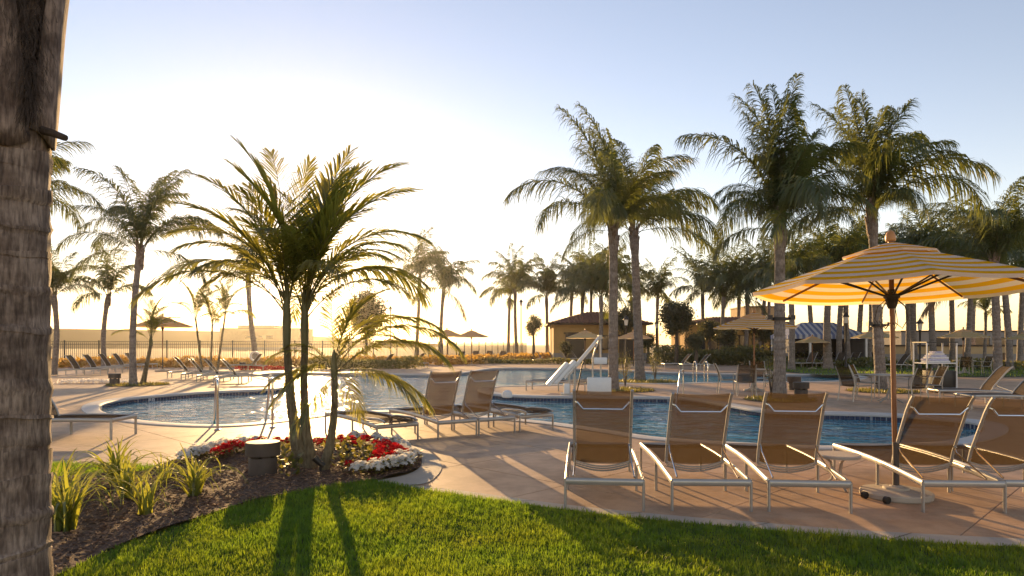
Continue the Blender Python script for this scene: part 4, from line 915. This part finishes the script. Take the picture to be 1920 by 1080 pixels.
# --- towel cart
M['blue_towel'] = simple('lavender_towel', (.42, .42, .62), (.62, .60, .70), 14, .95, bmp=.3, bscale=60)
x, y = G(1738, 737); t = thing('towel_cart', 'white framed towel cart holding rolled towels with a black bin below', 'cart', (x, y, 0))
for a, b_ in ((0, 0), (.92, 0), (0, .7), (.92, .7)): MB().tube([(a, b_, 0), (a, b_, 1.55)], .022, 8).build('post', M['white'], t)
MB().box((.46, .35, 1.57), (.98, .76, .03)).build('roof_panel', M['dark'], t); MB().box((.46, .35, .92), (.94, .72, .03)).build('shelf', M['white'], t)
bm_build(bevel_box((.72, .6, .66), .02), 'bin', M['dark'], t, loc=(.60, .35, .36))
tw = thing('towel_stack', 'domed pile of white and blue folded towels on the towel cart shelf', 'towels', (x+.46, y+.32, .937)); rd = random.Random(2)
for r_ in range(6):
    w_ = (.66, .64, .58, .48, .36, .22)[r_]; bm_build(bevel_box((w_, .46-.02*r_, .062), .026), 'folded_towel', M['towel'] if r_ % 2 == 0 else M['blue_towel'], tw, loc=(rd.uniform(-.02, .02), rd.uniform(-.02, .02), .032+.058*r_), rot=(0, 0, rd.uniform(-.06, .06)))
x, y = G(983, 788); bw = thing('rolled_towel', 'bright rolled towel lying on the flat lounger', 'towel', (x-.35, y+1.35, .345)); MB().lathe([(.0, 0), (.10, .0), (.12, .03), (.10, .12), (.05, .16), (0, .165)], 14, cap=False).build('roll', M['towel'], bw)
# ================================================================ PLANTS IN THE BED
LILY = []
for v_ in range(5):
    rd = random.Random(v_); m = MB(); L = .42+.04*v_; w_ = .011; p = Vector((0, 0, 0)); th = R(82-5*v_)
    for i in range(9):
        s = i/8; ww = w_*(1-.9*s**2.2); m.v += [(p.x, -ww, p.z+ww*.35), (p.x, 0, p.z), (p.x, ww, p.z+ww*.35)]; a = th-R(55+30*v_)*s**1.5; p = p+Vector((math.cos(a), 0, math.sin(a)))*L/8
    m.f += [(i*3+j, i*3+j+1, i*3+j+4, i*3+j+3) for i in range(8) for j in range(2)]; LILY.append(m.mesh('leaf', M['lily']))
def lily(label, px, py, sc, n, seed):
    x, y = G(px, py); t = thing('daylily_plant', label, 'plant', (x, y, .02), 0, 'strap leaved plants in the mulch'); rd = random.Random(seed)
    for i in range(n):
        a = rd.uniform(0, 6.283); link('leaf', LILY[rd.randint(0, 4)], t, (rd.uniform(-.05, .05), rd.uniform(-.05, .05), 0), (rd.uniform(-.15, .15), rd.uniform(-.2, .15), a), rd.uniform(.7, 1.3)*sc)
for i, a in enumerate((('tall strap leaved plant closest to the huge palm trunk', 122, 1000, 1.2, 64), ('strap leaved plant behind the tall one at the huge trunk', 105, 955, 1.15, 46), ('spiky strap leaved plant at the grass strip behind the others', 218, 912, 1.15, 54), ('strap leaved plant in the middle of the mulch', 240, 940, 1.0, 48), ('small upright strap leaved plant nearest the lawn', 272, 968, .95, 30), ('strap leaved plant beside the white flowers', 366, 935, 1.1, 50), ('thin strap leaved plant behind the reddish one near the paving', 306, 905, .75, 18), ('strap leaved plant half hidden behind the huge trunk', 60, 985, 1.0, 30))): lily(a[0], a[1], a[2], a[3], a[4], i)
def bloom_mesh(n, r, h, ps, seed, petals=5):
    rd = random.Random(seed); m = MB()
    for i in range(n):
        a = rd.uniform(0, 6.28); q = math.sqrt(rd.random()); c = Vector((math.cos(a)*q*r, math.sin(a)*q*r, h*(1-.45*q*q)*rd.uniform(.8, 1.08))); nrm = Vector((math.cos(a)*q*.9, math.sin(a)*q*.9, 1)).normalized()
        nrm = (nrm+Vector((rd.uniform(-.4, .4), rd.uniform(-.4, .4), 0))).normalized(); e1 = nrm.orthogonal().normalized(); e2 = nrm.cross(e1)
        for k in range(petals):
            b = k*6.283/petals+rd.uniform(-.2, .2); d = e1*math.cos(b)+e2*math.sin(b); s_ = nrm.cross(d); l = ps*rd.uniform(.8, 1.2)
            m.add([c, c+d*l*.6+s_*l*.42+nrm*l*.22, c+d*l*1.05+nrm*l*.12, c+d*l*.6-s_*l*.42+nrm*l*.22], [(0, 1, 2, 3)])
    return m
def foliage_mesh(n, r, h, ls, seed):
    rd = random.Random(seed); m = MB()
    for i in range(n):
        a = rd.uniform(0, 6.28); q = math.sqrt(rd.random()); c = Vector((math.cos(a)*q*r, math.sin(a)*q*r, rd.uniform(.1, .85)*h)); d = Vector((math.cos(a+rd.uniform(-1, 1)), math.sin(a+rd.uniform(-1, 1)), rd.uniform(-.1, .8))).normalized(); s_ = d.cross(Vector((0, 0, 1))).normalized()
        m.add([c, c+d*ls*.5+s_*ls*.36, c+d*ls, c+d*ls*.5-s_*ls*.36], [(0, 1, 2, 3)])
    return m
BL = {('w', i): bloom_mesh(46, .095, .165, .029, i).mesh('blossoms', M['white_petal'], False) for i in range(4)}; BL.update({('r', i): bloom_mesh(36, .09, .17, .027, 20+i).mesh('blossoms', M['red_petal'], False) for i in range(4)})
FO = [foliage_mesh(44, .095, .14, .055, 50+i).mesh('foliage', M['shrub'], False) for i in range(4)]
def flower(kind, x, y, sc):
    rd = random.Random(int(x*1000)+int(y*777)); nm, lab = (('white_begonia', 'white bedding flower plant edging the palm bed') if kind == 'w' else ('red_begonia', 'red bedding flower plant inside the white edging of the palm bed'))
    t = thing(nm, lab, 'flower', (x, y, .025), rd.uniform(0, 6), 'white bedding flowers' if kind == 'w' else 'red bedding flowers'); i = rd.randint(0, 3)
    link('blossoms', BL[kind, i], t, scale=sc); link('foliage', FO[i], t, scale=sc)
def along(pxs, n, kind, jit=.05, sc=1.0):
    for x, y in resample(catmull([G(*p) for p in pxs], 5, False), n): flower(kind, x+random.uniform(-jit, jit), y+random.uniform(-jit, jit), sc*random.uniform(.85, 1.15))
along([(352, 872), (375, 862), (405, 853), (440, 847), (470, 843)], 12, 'w')
along([(405, 866), (430, 858), (460, 853), (520, 847), (560, 845)], 12, 'r')
along([(600, 843), (650, 841), (700, 846), (735, 856), (748, 868), (720, 882), (665, 892)], 20, 'r', .07)
along([(615, 848), (660, 848), (705, 855), (725, 868), (700, 880)], 12, 'r', .08)
along([(668, 832), (700, 835), (740, 845), (766, 860), (770, 874), (745, 886), (705, 894), (668, 897)], 22, 'w')
along([(755, 868), (750, 880), (715, 889), (685, 893)], 9, 'w')
for i, (px, py, s_) in enumerate(((535, 878, 1.5), (545, 900, 1.3), (520, 868, 1.3), (630, 872, 1.6), (640, 885, 1.2), (668, 868, 1.5), (688, 862, 1.3), (690, 872, 1.1), (545, 862, 1.3))):
    x, y = G(px, py); t = thing('leafy_plant', 'low leafy green plant without blossoms in the mulch near the palm feet', 'plant', (x, y, .02), i*1.3, 'low leafy plants in the palm bed'); link('foliage', FO[i % 4], t, scale=(s_, s_, s_*1.5))
# small planted rings at the palm feet
def ring(label, px, py, r, n, seed):
    x, y = G(px, py); tag(link('palm_ring', sheet_mesh('palm_ring', [[(x+r*math.cos(a)*1.0, y+r*math.sin(a)) for a in np.linspace(0, 6.28, 40)[:-1]]], .012, M['mulch'])), kind='structure')
    r_ = np.random.default_rng(seed); a = r_.uniform(0, 6.28, n); q = np.sqrt(r_.random(n))*r*.95
    k = n; X, Y = x+np.cos(a)*q, y+np.sin(a)*q; h = r_.uniform(.03, .12, n); b = r_.uniform(0, 6.28, n); wd = .02
    V = np.stack([np.c_[X-np.cos(b)*wd, Y-np.sin(b)*wd, 0*X+.01], np.c_[X+np.cos(b)*wd, Y+np.sin(b)*wd, 0*X+.01], np.c_[X+r_.uniform(-.06, .06, n), Y+r_.uniform(-.06, .06, n), h]], 1).reshape(-1, 3)
    tag(link('ground_cover', np_mesh('ground_cover', V, np.arange(3*n).reshape(-1, 3), M['shrub'])), label, 'ground cover', kind='stuff')
ring('low ground cover round the foot of the dark crowned palm', 1462, 750, .95, 900, 1); ring('low ground cover round the foot of the palm at the pool lift', 1165, 732, 1.1, 900, 2); ring('low ground cover round the palm behind the pool lift palm', 1215, 716, 1.3, 900, 3); ring('low ground cover round the foot of the tall swept palm', 1655, 734, 1.1, 900, 4); ring('low ground cover at the leaning palm', 258, 722, 1.1, 900, 5)
def shrub(label, px, py, h, r, n, seed, mat='shrub', group=None, name='flowering_shrub'):
    x, y = G(px, py); t = thing(name, label, 'shrub', (x, y, 0), 0, group); rd = random.Random(seed); m = MB()
    for i in range(5): a = i*1.26; m.tube([(0, 0, 0), (math.cos(a)*r*.3, math.sin(a)*r*.3, h*.5), (math.cos(a)*r*.6, math.sin(a)*r*.6, h*.9)], [.015, .01, .005], 5)
    m.build('stems', M['bark'], t); link('foliage', leaf_cloud('foliage', (0, 0, h*.55), 1.0, n, .045, seed, M[mat]), t, scale=(r, r, h*.5)).location.z = h*.55*(1-h*.5)
shrub('reddish flowering shrub beside the tall palm at the pool lift', 1172, 728, 1.5, .32, 700, 1); shrub('reddish flowering shrub beside the palm behind the pool lift', 1228, 714, 1.3, .35, 600, 2); shrub('climbing shrub against the trunk of the dark crowned palm', 1446, 745, 1.2, .25, 600, 3)
# hedges and golden grass on the far side (uncountable)
def mass(name, label, pts, h, n, ls, mat, seed, wid=1.2, cat='hedge'):
    r_ = np.random.default_rng(seed); P = np.asarray(pts, float); L = np.r_[0, np.cumsum(np.hypot(*np.diff(P, axis=0).T))]; s = r_.uniform(0, L[-1], n)
    X = np.interp(s, L, P[:, 0])+r_.normal(0, wid*.3, n); Y = np.interp(s, L, P[:, 1])+r_.normal(0, wid*.3, n); hh = h*(.75+.25*np.sin(s*1.7)*np.sin(s*.6+1)); Z = r_.uniform(0, 1, n)**.8*hh
    d = r_.normal(size=(n, 3)); d /= np.linalg.norm(d, axis=1)[:, None]; e = np.cross(d, r_.normal(size=(n, 3))); e /= np.linalg.norm(e, axis=1)[:, None]; l = ls*r_.uniform(.6, 1.3, n)[:, None]; p = np.c_[X, Y, Z]
    V = np.stack([p-d*l, p+e*l*.45, p+d*l, p-e*l*.45], 1).reshape(-1, 3); i = np.arange(n)[:, None]*4; T = np.concatenate([i+[0, 1, 2], i+[0, 2, 3]], 1).reshape(-1, 3)
    tag(link(name, np_mesh(name, V, T, M[mat])), label, cat, kind='stuff')
mass('golden_grass', 'band of golden grass glowing in front of the fence', [(-33, 44.5), (-16, 46), (-4, 52), (2, 66), (10, 74)], .75, 14000, .16, 'gold_grass', 1, 2.2, 'grass')
mass('hedge', 'dark hedge on the far shore behind the drooping fronds', [(-12.5, 42.5), (-9, 42), (-6, 43)], .8, 4000, .10, 'shrub', 2, 1.2)
mass('planting', 'low planting along the far shore', [(-3, 54), (3, 53), (9, 52)], .5, 4000, .09, 'shrub', 3, 1.0, 'planting')
mass('hedge', 'green hedge in front of the golden walled building', [(11, 52), (15, 50), (22, 50)], 1.5, 9000, .12, 'shrub', 4, 2.2)
for i_, (px_, d_, py_, r_) in enumerate(((1215, 54, 640, 17), (1305, 48, 640, 20), (1362, 52, 628, 24), (1430, 56, 622, 24), (1462, 50, 640, 18), (1060, 58, 652, 15))): tree(('small bushy tree near the corner of the ochre house', 'bushy tree low before the golden wall beside the round ficus', 'taller bushy tree before the golden wall', 'broad bushy tree behind the yellow parasol canopy', 'bushy tree behind the dark crowned palm', 'small bush before the ochre house door')[i_], px_, d_, py_, r_, 3500, 30+i_, .95, 'bushy_tree', 'bushy trees before the buildings')
mass('hedge', 'low hedge behind the grey lounger row', [(17, 46), (24, 44), (30, 40)], .7, 4000, .11, 'shrub', 5, 1.4)
mass('flower_bed', 'white and green flower strip by the huge trunk end of the fence row', [(-17.5, 26.5), (-14.8, 26.8)], .16, 900, .05, 'white_petal', 6, .5, 'flower bed')
mass('flower_bed', 'red flower strip behind the lounger row on the paved tongue', [(-16, 40), (-13.5, 40.5)], .3, 900, .07, 'red_petal', 7, .6, 'flower bed')
# ================================================================ FENCE, BUILDINGS, LAMP POSTS
fence_line = [(-42, 46), (-30, 47.5), (-17, 50), (-8, 58), (-2, 78), (2, 92)]
fl = resample(fence_line, 34); ft = thing('metal_fence', 'dark metal picket fence behind the loungers', 'fence', (0, 0, 0))
pk = MB()
for i in range(len(fl)-1):
    a, b_ = Vector((*fl[i], 0)), Vector((*fl[i+1], 0)); MB().box((*fl[i], .9), (.07, .07, 1.8)).build('post', M['bronze'], ft)
    for z in (.18, 1.52, 1.72): MB().tube([a+Vector((0, 0, z)), b_+Vector((0, 0, z))], .024, 4).build('rail', M['bronze'], ft)
    n = int((b_-a).length/.125)
    for k in range(1, n): c = a.lerp(b_, k/n); pk.box((c.x, c.y, .92), (.020, .020, 1.5))
tag(pk.build('pickets', M['bronze'], ft, smooth=False), kind='stuff')
def lamp_post(label, px, d, top_py, group='post lamps round the terrace'):
    X = (px-960)*d/FPX; h = CAM_H+(HOR-top_py)*d/FPX; t = thing('lamp_post', label, 'lamp post', (X, d, 0), 0, group)
    MB().lathe([(.10, 0), (.10, .25), (.06, .32), (.055, h-.75), (.075, h-.72)], 10).build('post', M['bronze'], t)
    MB().lathe([(.10, h-.72), (.14, h-.4), (.14, h-.32)], 8).build('lantern', M['lampglass'], t); MB().lathe([(.21, h-.34), (.20, h-.28), (.07, h-.12), (.02, h)], 10).build('lamp_cap', M['bronze'], t)
lamp_post('lamp post standing alone against the bright sky beyond the fence', 732, 76, 573); lamp_post('thin lamp post at the fence beside the pair of slim palms', 977, 70, 560); lamp_post('square headed lamp post seen between the two tall ringed palms', 1174, 46, 590); lamp_post('lamp post in front of the blue striped cabana', 1586, 42, 584); lamp_post('lamp post behind the towel cart', 1725, 40, 596); lamp_post('lamp post beside the round ficus', 1231, 60, 600)
def hip_roof(t, x0, x1, y0, y1, z0, z1, over, mat, name='roof'):
    a, b_, c, d = x0-over, x1+over, y0-over, y1+over; ym = (c+d)/2; hw = (d-c)/2; n = max(8, int((b_-a)/.32)); m = MB()
    def zz(x, y): return z0+(z1-z0)*min(1, min((y-c), (d-y), (x-a), (b_-x))/hw)
    # ribbed rows of barrel tiles on the four slopes
    nx = n*2; ny = 14
    for i in range(nx+1):
        for j in range(ny+1):
            x = a+(b_-a)*i/nx; y = c+(d-c)*j/ny; m.v.append((x, y, zz(x, y)+(.07 if i % 2 else 0)))
    m.f += [(i*(ny+1)+j, (i+1)*(ny+1)+j, (i+1)*(ny+1)+j+1, i*(ny+1)+j+1) for i in range(nx) for j in range(ny)]
    r_ = m.build(name, mat, t, smooth=False); MB().box(((a+b_)/2, ym, z0-.08), (b_-a-.1, d-c-.1, .14)).build('eave', M['brown_trim'], r_, smooth=False); return r_
def house(label, x0, x1, y0, dep, zt, zr, mat='stucco', over=.6, doors=(), wins=(), name='house', roof=True):
    t = thing(name, label, 'building', ((x0+x1)/2, y0, 0)); ox = (x0+x1)/2; m = MB(); m.box((0, dep/2, zt/2), (x1-x0, dep, zt)); m.build('wall', M[mat], t, smooth=False)
    MB().box((0, dep/2, .35), (x1-x0+.06, dep+.06, .7)).build('plinth', M['grey_wall'], t, smooth=False)
    if roof: hip_roof(t, x0-ox, x1-ox, 0, dep, zt, zr, over, M['roof'])
    else: MB().box((0, dep/2, zt+.06), (x1-x0+.2, dep+.2, .14)).build('parapet', M['brown_trim'], t, smooth=False)
    for (dx, w_, h_) in doors:
        o = MB().box((dx, -.04, h_/2), (w_, .10, h_)).build('door', M['door'], t, smooth=False); MB().box((dx, -.06, h_+.07), (w_+.3, .16, .14)).build('lintel', M['brown_trim'], o, smooth=False); MB().box((dx+w_*.38, -.12, 1.0), (.04, .06, .12)).build('handle', M['alu'], o)
    for (dx, z_, w_, h_) in wins:
        o = MB().box((dx, -.04, z_), (w_+.16, .12, h_+.16)).build('window', M['brown_trim'], t, smooth=False); MB().box((dx, -.08, z_), (w_, .08, h_)).build('pane', M['glass'], o, smooth=False)
    return t
d = 64; s_ = d/FPX
house('ochre house with a hipped clay tile roof behind the cream parasol', (1038-960)*s_, (1212-960)*s_, d, 7, CAM_H+(HOR-606)*s_, CAM_H+(HOR-582)*s_, doors=((-2.3, 1.9, 2.5), (2.6, 1.6, 2.3)), wins=((.2, 1.7, 1.2, 1.2),))
d = 66; s_ = d/FPX
house('long golden walled building behind the round ficus', (1290-960)*s_, (1475-960)*s_, d, 7, CAM_H+(HOR-606)*s_, CAM_H+(HOR-592)*s_, doors=((-1, 1.3, 2.3),), wins=((-3.6, 1.7, .8, 1.3), (-2.4, 1.7, .8, 1.3), (.6, 1.7, .8, 1.3), (2.0, 1.7, .8, 1.3), (3.6, 1.7, .8, 1.3)))
d = 78; s_ = d/FPX
house('tan flat topped tower block rising behind the yellow parasol', (1396-960)*s_, (1456-960)*s_, d, 5, CAM_H+(HOR-576)*s_, 0, 'tan_stucco', roof=False, wins=((-.8, 3.9, .7, .8),))
d = 70; s_ = d/FPX
house('low grey service building along the far wall', (1690-960)*s_, (1990-960)*s_, d, 8, CAM_H+(HOR-622)*s_, 0, 'grey_wall', roof=False, doors=((-4, 1.6, 2.1), (5, 2.2, 2.1)), wins=((0, 1.7, 1.4, .9), (2.4, 1.7, 1.4, .9)))
house('long tan boundary wall behind the far parasols', 26, 50, 58, .3, 1.35, 0, 'tan_stucco', roof=False, name='boundary_wall')
for px0, px1, py, dd, lab in ((412, 560, 616, 195, 'long low flat roofed building on the far hillside'), (446, 514, 611, 200, 'small block on top of the far hillside building')):
    s_ = dd/FPX; house(lab, (px0-960)*s_, (px1-960)*s_, dd, 14, CAM_H+(HOR-py)*s_, 0, 'tan_stucco', roof=False, name='far_building', wins=tuple((k*3., 3.6, 1.8, .8) for k in (-1, 0, 1)))
# cabana
d = 46; s_ = d/FPX; x0, x1 = (1482-960)*s_, (1628-960)*s_; ze = CAM_H+(HOR-628)*s_; za = CAM_H+(HOR-603)*s_; cx = (x0+x1)/2; hw = (x1-x0)/2; dep = 3.6
cb = thing('cabana', 'open cabana with a blue and white striped canvas roof', 'cabana', (cx, d, 0))
def canvas(vs, uvs, nm):
    me = bpy.data.meshes.new(nm); me.from_pydata(vs, [], [tuple(range(len(vs)))]); me.update(); me.materials.append(M['blue_stripe']); l = me.uv_layers.new(name='UVMap')
    for lp in me.loops: l.data[lp.index].uv = uvs[lp.vertex_index]
    return me
r1, r2 = hw*.42, dep/2
A_, B_, C_2, D_ = (-hw, 0, ze), (hw, 0, ze), (hw, dep, ze), (-hw, dep, ze); E_, F_ = (-r1, r2, za), (r1, r2, za)
for vs, us in (((A_, B_, F_, E_), ((0, 0), (1, 0), (.71, 1), (.29, 1))), ((C_2, D_, E_, F_), ((0, 0), (1, 0), (.71, 1), (.29, 1))), ((B_, C_2, F_), ((0, 0), (.7, 0), (.35, 1))), ((D_, A_, E_), ((0, 0), (.7, 0), (.35, 1)))): link('canvas_panel', canvas(vs, us, 'canvas_panel'), cb)
for (p, q, wv) in ((A_, B_, 1), (B_, C_2, .7), (D_, A_, .7)):
    lo = lambda v_: (v_[0], v_[1]-.005, ze-.26); link('valance', canvas((lo(p), lo(q), q, p), ((0, 0), (wv, 0), (wv, 1), (0, 1)), 'valance'), cb)
for k in range(5): MB().box((-hw+.1+(2*hw-.2)*k/4, .08, ze/2), (.12, .12, ze)).build('post', M['white'], cb)
for k in range(2): MB().box((-hw+.1+(2*hw-.2)*k, dep-.1, ze/2), (.12, .12, ze)).build('post', M['white'], cb)
MB().box((0, dep-.05, ze/2-.05), (2*hw-.4, .06, ze-.1)).build('back_curtain', M['door'], cb, smooth=False); MB().box((0, dep*.6, .38), (2*hw*.7, .8, .4)).build('bench', M['door'], cb, smooth=False)
for k in (-1, 1): MB().box((k*(hw-.12), dep/2, ze/2-.05), (.05, dep-.3, ze-.12)).build('side_curtain', M['grey_wall'], cb, smooth=False)
# life ring station, sign boards and small things
x, y = G(478, 692); t = thing('life_ring_stand', 'white life ring hung on a post at the fence', 'life ring', (x, y, 0)); MB().box((0, .1, .55), (.08, .08, 1.1)).build('post', M['white'], t)
m = MB(); m.tube([(math.cos(a)*.27, 0, .78+math.sin(a)*.27) for a in np.linspace(0, 6.283, 25)], .065, 8, cap=False); m.build('ring', M['white'], t); MB().box((0, .05, .78), (.36, .06, .36)).build('back_board', M['grey_wall'], t)
x, y = G(1575, 672); t = thing('fire_point', 'small red cabinet on a post beside the cabana', 'cabinet', (x, y, 0)); MB().box((0, 0, .6), (.1, .1, 1.2)).build('post', M['dark'], t); bm_build(bevel_box((.5, .3, .8), .04), 'cabinet', M['red'], t, loc=(0, 0, 1.3))
# black floodlight brackets strapped to trunks
for px, py, bpy_, rr, lab in ((1462, 749, 598, .26, 'black floodlight bracket strapped round the dark crowned palm'), (1652, 733, 610, .25, 'black floodlight bracket strapped round the tall swept palm')):
    x, y = G(px, py); z = CAM_H+(HOR-bpy_)*y/FPX; t = thing('floodlight', lab, 'floodlight', (x-(.1 if px > 1600 else 0), y, z), 0, 'floodlights strapped to palms'); MB().lathe([(rr*.92, -.04), (rr*.92, .04)], 20, cap=False).build('strap', M['dark'], t)
    for s_ in (-1, 1): MB().box((s_*(rr+.05), -.05, .04), (.14, .16, .12)).build('lamp_head', M['dark'], t)

# ================================================================ AIR
hz = MB().box((0, 1270, 7.5), (3700, 2760, 19)).build('haze', None, smooth=False)
tag(hz, 'warm evening haze hanging over the terrace and the far hills', 'haze', kind='stuff')
m = bpy.data.materials.new('evening_haze'); m.use_nodes = True; t = m.node_tree; t.nodes.clear(); o = t.nodes.new('ShaderNodeOutputMaterial'); pv = t.nodes.new('ShaderNodeVolumePrincipled')
pv.inputs['Color'].default_value = (1, .96, .9, 1); pv.inputs['Density'].default_value = .0002; pv.inputs['Anisotropy'].default_value = .82
t.links.new(pv.outputs[0], o.inputs['Volume']); hz.data.materials.append(m)
